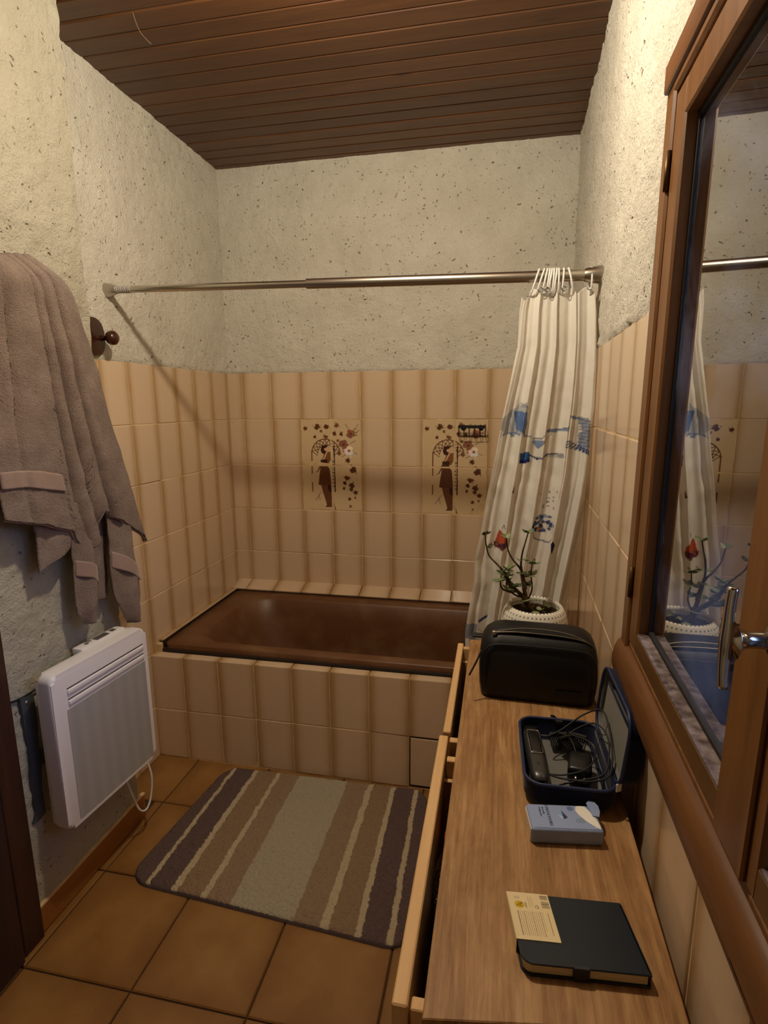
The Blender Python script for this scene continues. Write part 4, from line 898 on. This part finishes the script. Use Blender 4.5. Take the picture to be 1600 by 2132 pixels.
# ------------------------------------------------------------------ notebook
nb = empty('notebook', (.115, .605, DZ), 'closed dark navy pocket notebook with a cream paper label on the chest', 'notebook')
MNb = Matrix.Translation((.048, .556, DZ)) @ Matrix.Rotation(math.atan2(.012, .144), 4, 'Z'); NW, NH = .1445, .0945
sh = Matrix.Identity(4); sh[0][1] = -.09; MNb = MNb @ sh
COVER = N('navy_cover', .33, .45, 0, srgb(22, 30, 38)); COVER.bump(COVER.noise(COVER.obj(world=True), 500, 2), .06, .001); COVER = COVER.m
def nbpoly(g, r=.011):
    full = rrect(g, NW - g * .3, g, NH - g, r, 5); x1, y1, y0 = NW - g * .3, NH - g, g
    return [(x1, y0), (x1, y1)] + full[6:18]
bm = BM(); prism(bm, nbpoly(0), MNb @ Matrix.Translation((0, 0, .0005)), .0025, .0008, 1); finish(bm, 'back_cover', COVER, nb)
bm = BM(); prism(bm, nbpoly(.003, .008), MNb @ Matrix.Translation((0, 0, .003)), .0135); PG = N('page_edges', .9, .1); PG.col(PG.ramp(PG.noise(PG.obj((1, 1, 60), world=True), 40, 2), [(.3, srgb(190, 170, 126)), (.7, srgb(216, 198, 156))])); finish(bm, 'page_block', PG.m, nb)
bm = BM(); prism(bm, nbpoly(0), MNb @ Matrix.Translation((0, 0, .0165)), .0025, .0008, 1); fc = finish(bm, 'front_cover', COVER, nb)
bm = BM(); box(bm, NW - .003, NW + .001, .002, NH - .002, .0005, .019, .001, MNb); finish(bm, 'spine', COVER, nb)
bm = BM(); box(bm, .058, .076, -.0016, .003, .001, .0192, .0006, MNb); el = finish(bm, 'pen_loop', BLACKM, nb)
# label: real card wrapped over the left edge, with print
lw, lh = .052, .066
bm = BM(); box(bm, -.0008, lw, NH - lh, NH + .0008, .0191, .0196, 0, MNb); box(bm, -.0014, -.0006, NH - lh, NH, .001, .0196, 0, MNb); lab = finish(bm, 'paper_label', plain('cream_label', srgb(226, 204, 156), .6), fc)
ny, nx = 130, 110; Xg, Yg = np.meshgrid(np.linspace(0, lw, nx), np.linspace(NH, NH - lh, ny)); Vl = np.zeros((ny, nx, 3))
for j in range(ny):
    for i in range(nx): Vl[j, i] = MNb @ Vector((Xg[j, i], Yg[j, i], .0198))
I = Ink(Xg * 1000, (NH - Yg) * 1000); ink = srgb(120, 92, 50)[:3]; dki = srgb(70, 60, 44)[:3]
for q in range(17):       # barcode, bars across, stacked away from the viewer
    if q in (7,): continue
    y = 2.2 + q * 1.12; I.line([(41, y), (50, y)], [.45, .7, .4, .85][q % 4], dki)
I.ell(12.5, 17.5, 6.2, 5.2, srgb(206, 168, 20)[:3]); I.line([(9, 20), (12, 16), (16, 15), (12, 19), (16, 20)], .9, srgb(80, 66, 10)[:3]); I.line([(20.5, 14), (20.5, 21.5)], 1.1, dki, .7)
for a in (0, 2.1, 4.2): I.line([(34 + 2.0 * math.cos(a + t), 19.5 + 2.0 * math.sin(a + t)) for t in (0, .5, 1, 1.4)], .8, dki)
for q in range(3): I.line([(25 + q * 2.2, 5), (25 + q * 2.2, 20)], .5, ink, .6)
for q in range(5): I.line([(8 + q * 1.5, 5 + (q % 2)), (8 + q * 1.5, 9)], .5, ink, .7)
rr_ = random.Random(3)
for q in range(13):       # paragraph of fine print running towards the viewer
    x = 8.5 + q * 2.5; y = 27.
    while y < 60 - (8 if q == 12 else 0):
        l_ = 1.2 + rr_.random() * 2.6; I.line([(x, y), (x, min(y + l_, 60))], .95 if q == 0 else .6, dki if q == 0 else ink, .95 if q == 0 else .75); y += l_ + .8
I.line([(45.5, 27), (45.5, 58)], .6, ink, .7)
LB = N('label_print', .6, .3); vc = LB.n('VertexColor', layer_name='Col'); LB.col(LB.mix(vc.outputs['Alpha'], srgb(226, 204, 156), vc.outputs['Color'])); o = grid_mesh('label_print', Vl, LB.m, fc, col=I.c, smooth=False, flip=True)
o['label'] = 'fine print, barcode and round yellow emblem on the cream label'

# ------------------------------------------------------------------ pack of tissues
tp = empty('tissue_pack', (.122, .80, DZ), 'pale blue pack of pocket tissues lying in front of the open case', 'tissue pack')
MTp = Matrix.Translation((.070, .763, DZ)) @ Matrix.Rotation(.135, 4, 'Z'); PW, PH_, PT = .107, .0545, .0265
bm = BM(); box(bm, 0, PW, 0, PH_, .0005, PT, .004, MTp, 3)
for f in bm.faces: f.smooth = True
TB = N('blue_film', .28, .5); v = TB.obj(world=True); TB.col(TB.mix(TB.noise(v, 60, 3), srgb(128, 146, 184), srgb(150, 166, 200))); TB.bump(TB.noise(v, 170, 4, .7), .25, .003); TBM = TB.m
body = finish(bm, 'wrapping', TBM, tp, smooth=True, auto=60)
bm = BM(); box(bm, -.0012, .0006, .003, PH_ - .003, .004, PT - .003, .0006, MTp); finish(bm, 'end_seal', plain('clear_end', srgb(214, 196, 176), .4), tp)
bm = BM(); prism(bm, [(.099, .030), (.108, .028), (.1125, .040), (.1135, .052), (.110, .061), (.102, .064), (.0965, .058), (.097, .045)], MTp @ Matrix.Translation((0, 0, PT + .001)), .0012); fl = finish(bm, 'opening_flap', TBM, tp); 
nx, ny = 150, 80; Xg, Yg = np.meshgrid(np.linspace(.003, PW - .003, nx), np.linspace(PH_ - .002, .003, ny)); Vl = np.zeros((ny, nx, 3))
for j in range(ny):
    for i in range(nx): Vl[j, i] = MTp @ Vector((Xg[j, i], Yg[j, i], PT + .0003))
I = Ink(Xg * 1000, Yg * 1000); I.ell(68, 46, 5, 5, srgb(96, 116, 170)[:3], .8); I.ell(97, 50, 9, 8, srgb(120, 140, 190)[:3], .8); I.ell(78, 20, 8, 5, srgb(140, 170, 190)[:3], .6)
I.poly([(77, 50), (84, 54), (92, 52), (98, 40), (103, 22), (105, 8), (104, 4), (97, 8), (86, 20), (78, 33), (75, 42)], srgb(236, 230, 218)[:3])
I.poly([(46, 32), (52, 41), (52, 27)], srgb(126, 170, 206)[:3]); I.poly([(53, 41), (60, 26), (53, 22)], srgb(40, 52, 80)[:3]); I.poly([(46, 32), (53, 27), (53, 22), (48, 26)], srgb(170, 200, 220)[:3])
TP_ = N('pack_print', .3, .5); vc = TP_.n('VertexColor', layer_name='Col'); TP_.col(TP_.mix(vc.outputs['Alpha'], srgb(142, 158, 194), vc.outputs['Color'])); TP_.bump(TP_.noise(TP_.obj(world=True), 170, 4, .7), .2, .002)
grid_mesh('pack_print', Vl, TP_.m, tp, col=I.c, smooth=False, flip=True)
INKM = plain('dark_print_ink', srgb(50, 60, 92), .5)
def text_part(body, size, M, parent, mat=INKM, name='lettering'):
    cu = bpy.data.curves.new(name, 'FONT'); cu.body = body; cu.size = size; cu.extrude = .00012; cu.resolution_u = 2
    ob = bpy.data.objects.new('lettering_tmp', cu); COL.objects.link(ob); bpy.context.view_layer.update()
    me = bpy.data.meshes.new_from_object(ob.evaluated_get(bpy.context.evaluated_depsgraph_get())); bpy.data.objects.remove(ob); me.name = name
    me.transform(Matrix.Translation(-ORG[parent]) @ M); me.materials.clear(); me.materials.append(mat)
    o = bpy.data.objects.new(name, me); COL.objects.link(o); o.parent = parent; ORG[o] = ORG[parent].copy(); return o
RT = Matrix.Rotation(math.radians(-90), 4, 'Z')
text_part('9 MOUCHOIRS', .0068, MTp @ Matrix.Translation((.029, .0525, PT + .0006)) @ RT, tp)
text_part('de poche', .0042, MTp @ Matrix.Translation((.0235, .047, PT + .0006)) @ RT, tp)
text_part('4 épaisseurs', .0042, MTp @ Matrix.Translation((.0185, .047, PT + .0006)) @ RT, tp)

# ------------------------------------------------------------------ open zip case with trimmer, charger and cables
cs = empty('zip_case', (.137, .945, DZ), 'open navy zip case with a grey lining on the chest, lid against the wall', 'case')
MC = Matrix.Translation((.1345, .945, DZ)) @ Matrix.Rotation(.02, 4, 'Z')
hw, hl, hh = .0745, .103, .044
def cloop(dx, z, r=.03): return [tuple(MC @ Vector((x, y, z))) for x, y in rrect(-hw + dx, hw - dx, -hl + dx, hl - dx, max(r - dx, .006), 6)]
bm = BM(); loft(bm, [cloop(.014, .001), cloop(.006, .004), cloop(.001, .014), cloop(0, hh - .006), cloop(0, hh), cloop(.003, hh), cloop(.004, hh - .008), cloop(.007, .012), cloop(.016, .006)]); finish(bm, 'tray', NAVY, cs, smooth=True, auto=60)
bm = BM(); loft(bm, [cloop(.007, .0125), cloop(.012, .0070), cloop(.03, .0068)]); finish(bm, 'tray_lining', GREYL, cs, smooth=True)
bm = BM(); tube(bm, [Vector(p) for p in cloop(.0012, hh + .001)], .0028, 8, closed=True); finish(bm, 'zip_edge', NAVYR, cs, smooth=True)
# lid, hinged on the wall side
tl = math.radians(84); ML_ = MC @ Matrix.Translation((hw - .001, 0, hh + .003)) @ Matrix.Rotation(-(math.radians(90) - 0) + math.radians(8), 4, 'Y')
# local frame of the lid: x up along the lid, y along the hinge, z points into the open case side
ML_ = MC @ Matrix.Translation((hw - .002, 0, hh + .002)) @ Matrix(((math.sin(math.radians(5)), 0, math.cos(math.radians(5)), 0), (0, 1, 0, 0), (math.cos(math.radians(5)), 0, -math.sin(math.radians(5)), 0), (0, 0, 0, 1)))
LH = .129
def lloop(d, z, r=.034): return [tuple(ML_ @ Vector((x, y, z))) for x, y in rrect(d, LH - d, -hl + d, hl - d, max(r - d, .006), 6)]
bm = BM(); loft(bm, [lloop(.0, .0), lloop(.003, .0), lloop(.004, .006), lloop(.007, .014), lloop(.02, .017)]); finish(bm, 'lid_lining', GREYL, cs, smooth=True)
bm = BM(); loft(bm, [lloop(.0, .0), lloop(.0, .014), lloop(.004, .026), lloop(.016, .033), lloop(.034, .036)]); finish(bm, 'lid', NAVY, cs, smooth=True, auto=60)
bm = BM(); tube(bm, [Vector(p) for p in lloop(.001, -.0005)], .0030, 8, closed=True); finish(bm, 'zip_edge', NAVYR, cs, smooth=True)
bm = BM(); prism(bm, rrect(.008, .095, -hl + .010, hl - .012, .01, 4), ML_ @ Matrix.Translation((0, 0, .008)), .0015); finish(bm, 'mesh_pocket', plain('grey_mesh', srgb(128, 126, 118), .8), cs)
bm = BM(); tube(bm, [ML_ @ Vector((.094, -hl + .012, .0085)), ML_ @ Vector((.098, 0, .006)), ML_ @ Vector((.094, hl - .014, .0085))], .0022, 6); box(bm, hw - .006, hw + .003, -hl + .02, hl - .02, hh - .01, hh + .006, .002, MC); finish(bm, 'hinge_strip', NAVY, cs, smooth=True)
bm = BM(); box(bm, .0, .010, -.0012, .0012, -.007, .007, .0005, MC @ Matrix.Translation((hw - .006, -hl + .006, hh + .006)) @ Matrix.Rotation(.5, 4, 'Z')); o = finish(bm, 'care_tag', WHITEPL, cs); o['label'] = 'small white care tag'
# trimmer
tr_ = empty('hair_trimmer', (.088, .955, DZ + .01), 'dark grey hair trimmer lying in the left of the open case', 'trimmer')
MTr = Matrix.Translation((.0865, .953, DZ + .024)) @ Matrix.Rotation(.06, 4, 'Z')
def eloop(y, rx, rz, dz=0, n=20): return [tuple(MTr @ Vector((rx * (abs(math.cos(a)) ** .7) * (1 if math.cos(a) > 0 else -1), y, dz + rz * (abs(math.sin(a)) ** .8) * (1 if math.sin(a) > 0 else -1)))) for a in np.linspace(0, 2 * math.pi, n + 1)[:-1]]
bm = BM(); loft(bm, [eloop(-.078, .006, .005), eloop(-.076, .012, .009), eloop(-.06, .0155, .012), eloop(-.02, .0165, .0135), eloop(.02, .0175, .014), eloop(.05, .0175, .0135), eloop(.066, .0165, .012)]); finish(bm, 'body', GUN, tr_, smooth=True)
bm = BM(); loft(bm, [eloop(.066, .0158, .0115), eloop(.076, .0165, .010, .001), eloop(.083, .0175, .006, .003), eloop(.087, .0175, .003, .004)]); finish(bm, 'cutting_head', BLACKP, tr_, smooth=True)
bm = BM(); box(bm, -.009, .011, -.012, .055, .0105, .0150, .003, MTr, 2); finish(bm, 'grip_panel', BLACKP, tr_, smooth=True, auto=45)
bm = BM(); ring = [MTr @ Vector(p + (.0148,)) for p in rrect(-.010, .012, -.014, .057, .004, 3)]; tube(bm, ring, .0008, 6, closed=True); finish(bm, 'chrome_outline', CHROME, tr_, smooth=True)
bm = BM(); lathe(bm, [(.0022, 0), (.0022, .0015)], (0, 0, 0), 12, M=MTr @ Matrix.Translation((.0, -.042, .0115)), capt=True); finish(bm, 'button', BLACKP, tr_)
# charger
cg = empty('charger', (.158, .915, DZ + .01), 'black plug-in charger block in the open case', 'charger')
MCg = Matrix.Translation((.160, .923, DZ + .0275)) @ Matrix.Rotation(-.15, 4, 'Z')
bm = BM(); box(bm, -.020, .020, -.026, .030, -.016, .016, .007, MCg, 3); finish(bm, 'housing', BLACKP, cg, smooth=True, auto=50)
bm = BM(); tube(bm, [MCg @ Vector((-.006, -.024, .004)), MCg @ Vector((-.006, -.040, .004))], .0022, 8); tube(bm, [MCg @ Vector((.008, -.024, .004)), MCg @ Vector((.008, -.040, .004))], .0022, 8); finish(bm, 'pin', CHROME, cg, smooth=True)
bm = BM(); z = DZ
tube(bm, crom([(.160, .950, z + .03), (.150, .985, z + .045), (.125, .995, z + .048), (.108, .975, z + .050), (.135, .985, z + .062), (.175, 1.005, z + .085), (.205, 1.000, z + .100), (.212, .965, z + .088), (.210, .915, z + .066), (.198, .875, z + .052), (.165, .865, z + .045), (.125, .872, z + .040), (.105, .885, z + .035)], 8), .0016, 6)
tube(bm, crom([(.105, .885, z + .036), (.13, .880, z + .042), (.165, .890, z + .050), (.185, .925, z + .055), (.178, .962, z + .058), (.15, .978, z + .060), (.19, .99, z + .078), (.209, .96, z + .074), (.204, .91, z + .062), (.190, .88, z + .050), (.15, .876, z + .036), (.12, .868, z + .030)], 8), .0015, 6)
finish(bm, 'cable', BLACKM, cg, smooth=True)
# comb attachments
cb = empty('comb_attachment', (.148, 1.01, DZ + .01), 'black clip-on combs heaped at the far end of the open case', 'comb')
for q, (cx, cy, rz) in enumerate(((.135, 1.010, .2), (.165, 1.002, -.3), (.15, .985, .6))):
    Mq = Matrix.Translation((cx, cy, DZ + .024 + q * .006)) @ Matrix.Rotation(rz, 4, 'Z') @ Matrix.Rotation(.3, 4, 'X'); bm = BM(); box(bm, -.018, .018, .006, .014, -.008, .008, .002, Mq)
    for t in range(9): box(bm, -.017 + t * .004, -.0155 + t * .004, -.016, .008, -.007, .004, 0, Mq)
    finish(bm, 'comb', BLACKP, cb)
bm = BM(); box(bm, -.004, .004, -.030, .030, -.003, .003, .001, Matrix.Translation((.132, 1.062, DZ + .036)) @ Matrix.Rotation(.12, 4, 'Z') @ Matrix.Rotation(-.35, 4, 'X')); box(bm, -.007, .007, -.034, -.012, -.004, .004, .0015, Matrix.Translation((.132, 1.062, DZ + .036)) @ Matrix.Rotation(.12, 4, 'Z') @ Matrix.Rotation(-.35, 4, 'X'))
tag(finish(bm, 'cleaning_brush', BLACKP, base=(.132, 1.06, DZ + .02)), 'small black brush sticking out between the case and the wash bag', 'brush')

# ------------------------------------------------------------------ wash bag
wb = empty('wash_bag', (.103, 1.24, DZ), 'black leather wash bag with a half open zip on the chest', 'bag')
MW = Matrix.Translation((.1045, 1.234, DZ)) @ Matrix.Rotation(-.035, 4, 'Z') @ Matrix.Diagonal((1.04, 1, 1.0, 1))
def wloop(z, hx, hy, r, dy=0, n=8): return [tuple(MW @ Vector((x, y + dy, z))) for x, y in rrect(-hx, hx, -hy, hy, r, n)]
secs = [(.0005, .112, .048, .02, 0), (.006, .119, .054, .024, 0), (.03, .1225, .058, .028, 0), (.07, .124, .060, .03, 0), (.105, .123, .059, .032, .001), (.128, .119, .055, .034, .003), (.143, .112, .047, .034, .006), (.153, .101, .036, .030, .008), (.159, .088, .022, .02, .010), (.161, .070, .010, .009, .012)]
bm = BM(); loft(bm, [wloop(*s) for s in secs])
for v in bm.verts:
    l = MW.inverted() @ v.co
    if .02 < l.z < .15: v.co += (NRM * 0) + Vector((0, 1, 0)) * .003 * math.sin(l.x * 30) * math.sin(l.z * 22)
bag = finish(bm, 'body', LEATHER, wb, smooth=True)
# front panel seam (arched piping) and zip
arch = [(-.112, -.054, .02), (-.1175, -.0565, .06), (-.1165, -.0560, .095), (-.110, -.0545, .118), (-.094, -.0510, .131), (-.05, -.0500, .1345), (0, -.0500, .1345), (.05, -.0500, .1345), (.094, -.0510, .131), (.110, -.0545, .118), (.1165, -.0560, .095), (.1175, -.0565, .06), (.112, -.054, .02)]
bm = BM(); tube(bm, crom([MW @ Vector((x, y - .0035, z)) for x, y, z in arch], 6), .0022, 8); finish(bm, 'piping', LEATHER, wb, smooth=True)
bm = BM(); zl = crom([MW @ Vector(p) for p in ((-.092, -.034, .1525), (-.05, -.033, .1565), (0, -.034, .157), (.05, -.035, .1555), (.090, -.036, .1500), (.110, -.030, .138), (.119, -.022, .118), (.122, -.02, .10))], 6)
tube(bm, zl, .0016, 6); zl2 = [p + Vector((0, .017 * math.sin(math.pi * min(1, i / 26)), .0045 * math.sin(math.pi * min(1, i / 26)))) for i, p in enumerate(zl)]; tube(bm, zl2, .0016, 6); finish(bm, 'zip', plain('zip_teeth', srgb(120, 112, 96), .35, .9), wb, smooth=True)
bm = BM(); gap = [(a, b) for a, b in zip(zl[:28], zl2[:28])]; VA = [bm.verts.new(a + Vector((0, .0003, .0006))) for a, b in gap]; VB = [bm.verts.new(b + Vector((0, 0, .0002))) for a, b in gap]
for i in range(len(VA) - 1): bm.faces.new((VA[i], VB[i], VB[i + 1], VA[i + 1]))
finish(bm, 'opening', plain('bag_interior', srgb(4, 4, 5), .9), wb)
bm = BM(); box(bm, -.098, -.088, -.040, -.033, .151, .157, .0015, MW); finish(bm, 'zip_slider', CHROME, wb, smooth=True)
bm = BM(); tube(bm, crom([MW @ Vector(p) for p in ((-.119, -.045, .112), (-.126, -.058, .095), (-.134, -.066, .078), (-.142, -.074, .062))], 5), .0022, 6); finish(bm, 'zip_pull', BLACKM, wb, smooth=True)
bm = BM(); prism(bm, rrect(.040, .092, .022, .040, .002, 2), MW @ Matrix.Translation((0, -.0598, 0)) @ Matrix.Rotation(math.radians(90), 4, 'X'), .0012); finish(bm, 'blind_patch', LEATHER, wb)
bm = BM(); box(bm, -.142, -.085, .010, .030, .1165, .1215, .001, MW); finish(bm, 'side_handle', BLACKM, wb)

# ------------------------------------------------------------------ potted jade plant
pt = empty('potted_plant', (.106, 1.388, DZ), 'jade plant in a white dotted round pot behind the wash bag', 'plant')
PC = (.106, 1.388, DZ)
POTM = N('dotted_ceramic', .45, .4); tcx = POTM.n('TexCoord'); sp = POTM.n('SeparateXYZ'); sb = POTM.n('VectorMath', operation='SUBTRACT'); sb.inputs[1].default_value = (0, 0, 0)
POTM.l(tcx.outputs['Object'], sp.inputs[0]); an = POTM.math('ARCTAN2', sp.outputs[1], sp.outputs[0]); au = POTM.math('FRACT', POTM.math('MULTIPLY', an, 46 / 6.2832)); zu = POTM.math('FRACT', POTM.math('MULTIPLY', sp.outputs[2], 92.0))
dd = POTM.math('SQRT', POTM.math('ADD', POTM.math('POWER', POTM.math('SUBTRACT', au, .5), 2.0), POTM.math('POWER', POTM.math('SUBTRACT', zu, .5), 2.0)))
POTM.col(POTM.mix(POTM.ramp(dd, [(.16, G(1)), (.2, G(0))]), srgb(230, 226, 212), srgb(112, 106, 96))); POTM.bump(POTM.ramp(dd, [(.14, G(0)), (.24, G(1))]), .4, .002); POTM = POTM.m
bm = BM(); lathe(bm, [(.048, .0), (.054, .002), (.066, .022), (.078, .058), (.0835, .090), (.0825, .118), (.077, .140), (.070, .153), (.0655, .1580), (.0625, .1570), (.062, .150), (.066, .128)], PC, 56); finish(bm, 'pot', POTM, pt, smooth=True)
bm = BM(); nr = 14
cv = bm.verts.new((PC[0], PC[1], PC[2] + .140)); last = None
for q in range(1, nr):
    ring = [bm.verts.new((PC[0] + .0635 * q / (nr - 1) * math.cos(a), PC[1] + .0635 * q / (nr - 1) * math.sin(a), PC[2] + .137 + .005 * noise.noise(Vector((q * .7, a * 2.5, 1))))) for a in np.linspace(0, 2 * math.pi, 37)[:-1]]
    for k in range(36):
        if last: bm.faces.new((last[k], ring[k], ring[(k + 1) % 36], last[(k + 1) % 36]))
        else: bm.faces.new((cv, ring[k], ring[(k + 1) % 36]))
    last = ring
SOIL = N('soil', .95, .1); SOIL.col(SOIL.ramp(SOIL.noise(SOIL.obj(world=True), 180, 4), [(.3, srgb(34, 24, 14)), (.7, srgb(70, 54, 32))])); SOIL.bump(SOIL.noise(SOIL.obj(world=True), 200, 3), .6, .004)
finish(bm, 'soil', SOIL.m, pt, smooth=True)
STEM = N('stem_bark', .8, .2); STEM.col(STEM.ramp(STEM.noise(STEM.obj(world=True), 120, 4), [(.3, srgb(54, 40, 22)), (.7, srgb(92, 74, 44))])); STEM.bump(STEM.noise(STEM.obj(world=True), 160, 3), .5, .003); STEM = STEM.m
PX_, PY_, PZ_ = .100, 1.385, .862
branches = [
 ([(.096, 0, .868), (.092, 0, .890), (.083, .004, .905), (.076, .002, .930), (.070, .004, .958), (.064, .006, .985)], .0085, .0032),
 ([(.090, 0, .893), (.072, -.004, .925), (.055, -.010, .945), (.038, -.014, .962), (.022, -.010, .985)], .0065, .0030),
 ([(.076, 0, .948), (.070, .004, .975), (.060, .006, 1.000), (.044, .01, 1.018), (.030, .012, 1.042), (.024, .012, 1.075)], .0036, .0016),
 ([(.066, .006, .990), (.062, .006, 1.010), (.064, .006, 1.040), (.069, .006, 1.062), (.076, .006, 1.092)], .0030, .0014),
 ([(.040, -.014, .962), (.022, -.010, .992), (.002, -.006, 1.012), (-.018, 0, 1.032), (-.026, .002, 1.060), (-.029, .002, 1.085)], .0030, .0013),
 ([(.055, -.01, .945), (.036, -.02, .945), (.016, -.022, .955), (.012, -.022, .975)], .0032, .0016),
 ([(.070, .003, .925), (.050, .02, .925), (.030, .028, .940), (.028, .030, .960)], .0030, .0015),
 ([(.080, .002, .915), (.092, .01, .945), (.088, .012, .985), (.090, .012, 1.012)], .0024, .0012)]
for P, r0, r1 in branches:
    pts = crom([(x + .006, PY_ + y, z) for x, y, z in P], 5); bm = BM(); tube(bm, pts, [r0 + (r1 - r0) * i / (len(pts) - 1) for i in range(len(pts))], 8); finish(bm, 'stem', STEM, pt, smooth=True)
LEAF = N('jade_leaf', .4, .4); oi = LEAF.n('ObjectInfo'); LEAF.col(LEAF.ramp(oi.outputs['Random'], [(0, srgb(84, 100, 62)), (.6, srgb(112, 126, 84)), (1, srgb(134, 140, 98))])); LEAF = LEAF.m
bm = BM()
prev = []
bmesh.ops.create_uvsphere(bm, u_segments=10, v_segments=6, radius=1)
for v in bm.verts: v.co = Vector((v.co.x * .0125 + .0125, v.co.y * .0088 * (1 - .25 * v.co.x), v.co.z * .0015 + .0012 * v.co.x * v.co.x))
lm = bpy.data.meshes.new('leaf'); bm.to_mesh(lm); bm.free(); lm.shade_smooth(); lm.materials.append(LEAF)
leafpos = [(.024, .012, 1.075, 4), (.076, .006, 1.092, 5), (-.029, .002, 1.085, 6), (-.02, 0, 1.05, 2), (.012, -.022, .975, 4), (.022, -.01, .985, 6), (.030, -.012, 1.0, 5), (.028, .03, .96, 4), (.036, -.02, .947, 4), (.064, .006, .985, 4), (.088, .012, .98, 5), (.09, .012, 1.012, 4), (.086, .010, .955, 4), (.07, .003, .955, 3), (.045, -.012, .955, 4), (.085, .004, .92, 3), (.062, .006, 1.02, 2), (.112, -.01, .898, 2), (.135, .01, .898, 2), (.105, -.02, .897, 2)]
for q, (x, y, z, n) in enumerate(leafpos):
    for k in range(n):
        o = bpy.data.objects.new('leaf', lm); COL.objects.link(o); o.parent = pt; a = rnd.random() * 6.28 + k * 6.28 / n; el_ = rnd.uniform(-.1, .7)
        sc = rnd.uniform(.7, 1.15) if q > 3 else .75
        o.matrix_local = Matrix.Translation(Vector((x + .006, PY_ + y, z)) - ORG[pt]) @ Matrix.Rotation(a, 4, 'Z') @ Matrix.Rotation(-el_, 4, 'Y') @ Matrix.Rotation(rnd.uniform(-.4, .4), 4, 'X') @ Matrix.Scale(sc, 4)
        ORG[o] = Vector(ORG[pt])

# ------------------------------------------------------------------ wire soap rack
sr = empty('soap_rack', (-.11, YB - .007, 1.26), 'small black wire soap rack on the tiled wall over the right picture', 'rack')
bm = BM(); x0, x1, y0, y1, z0, z1 = -.176, -.056, 2.553, 2.612, 1.262, 1.312
box(bm, x0, x1, y0 - .0025, y0 + .0005, z1 - .010, z1 + .001, .0005); finish(bm, 'front_band', BLACKP, sr)
bm = BM()
for zz in (z1,): tube(bm, [(x0, y0, zz), (x0, y1, zz), (x1, y1, zz), (x1, y0, zz)], .0016, 6)
tube(bm, [(x0, y0, z0 + .018), (x1, y0, z0 + .018), (x1, y1, z0), (x0, y1, z0)], .0013, 6, closed=True)
for k in range(6):
    x = x0 + (x1 - x0) * k / 5; tube(bm, crom([(x, y0, z1), (x, y0, z0 + .020), (x, y0 + .02, z0 + .004), (x, y1, z0), (x, y1, z1 + .006)], 3), .0013, 6)
finish(bm, 'wire_basket', BLACKP, sr, smooth=True)
bm = BM()
for x in (x0 + .02, x1 - .02): lathe(bm, [(.013, 0), (.012, .003), (.005, .007)], (0, 0, 0), 16, M=Matrix.Translation((x, YB - .0072, z1 - .01)) @ Matrix.Rotation(math.radians(90), 4, 'X'), capt=True)
finish(bm, 'wall_mount', BLACKP, sr, smooth=True)

# ---- pendant bulb holder above the frame, and a cobweb strand
lamp = empty('ceiling_lamp', (LAMP.x, LAMP.y, ZC), 'bulb holder hanging from the plank ceiling', 'lamp')
bm = BM(); lathe(bm, [(.04, 0), (.038, -.012), (.012, -.02)], (LAMP.x, LAMP.y, ZC), 24, capb=True); finish(bm, 'ceiling_rose', WHITEPL, lamp, smooth=True)
bm = BM(); lathe(bm, [(.012, .062), (.018, .070), (.018, .105), (.010, .14)], LAMP, 20, capb=True, capt=True); finish(bm, 'socket', WHITEPL, lamp, smooth=True)
bm = BM(); tube(bm, crom([(-1.03, 1.60, ZC - .002), (-1.05, 1.66, ZC - .012), (-1.06, 1.73, ZC - .004)], 6), .0007, 4); tag(finish(bm, 'cobweb_strand', plain('cobweb', srgb(170, 150, 120), .9), base=(-1.04, 1.66, ZC - .01)), 'loose cobweb strand hanging from the dark ceiling planks', 'cobweb')
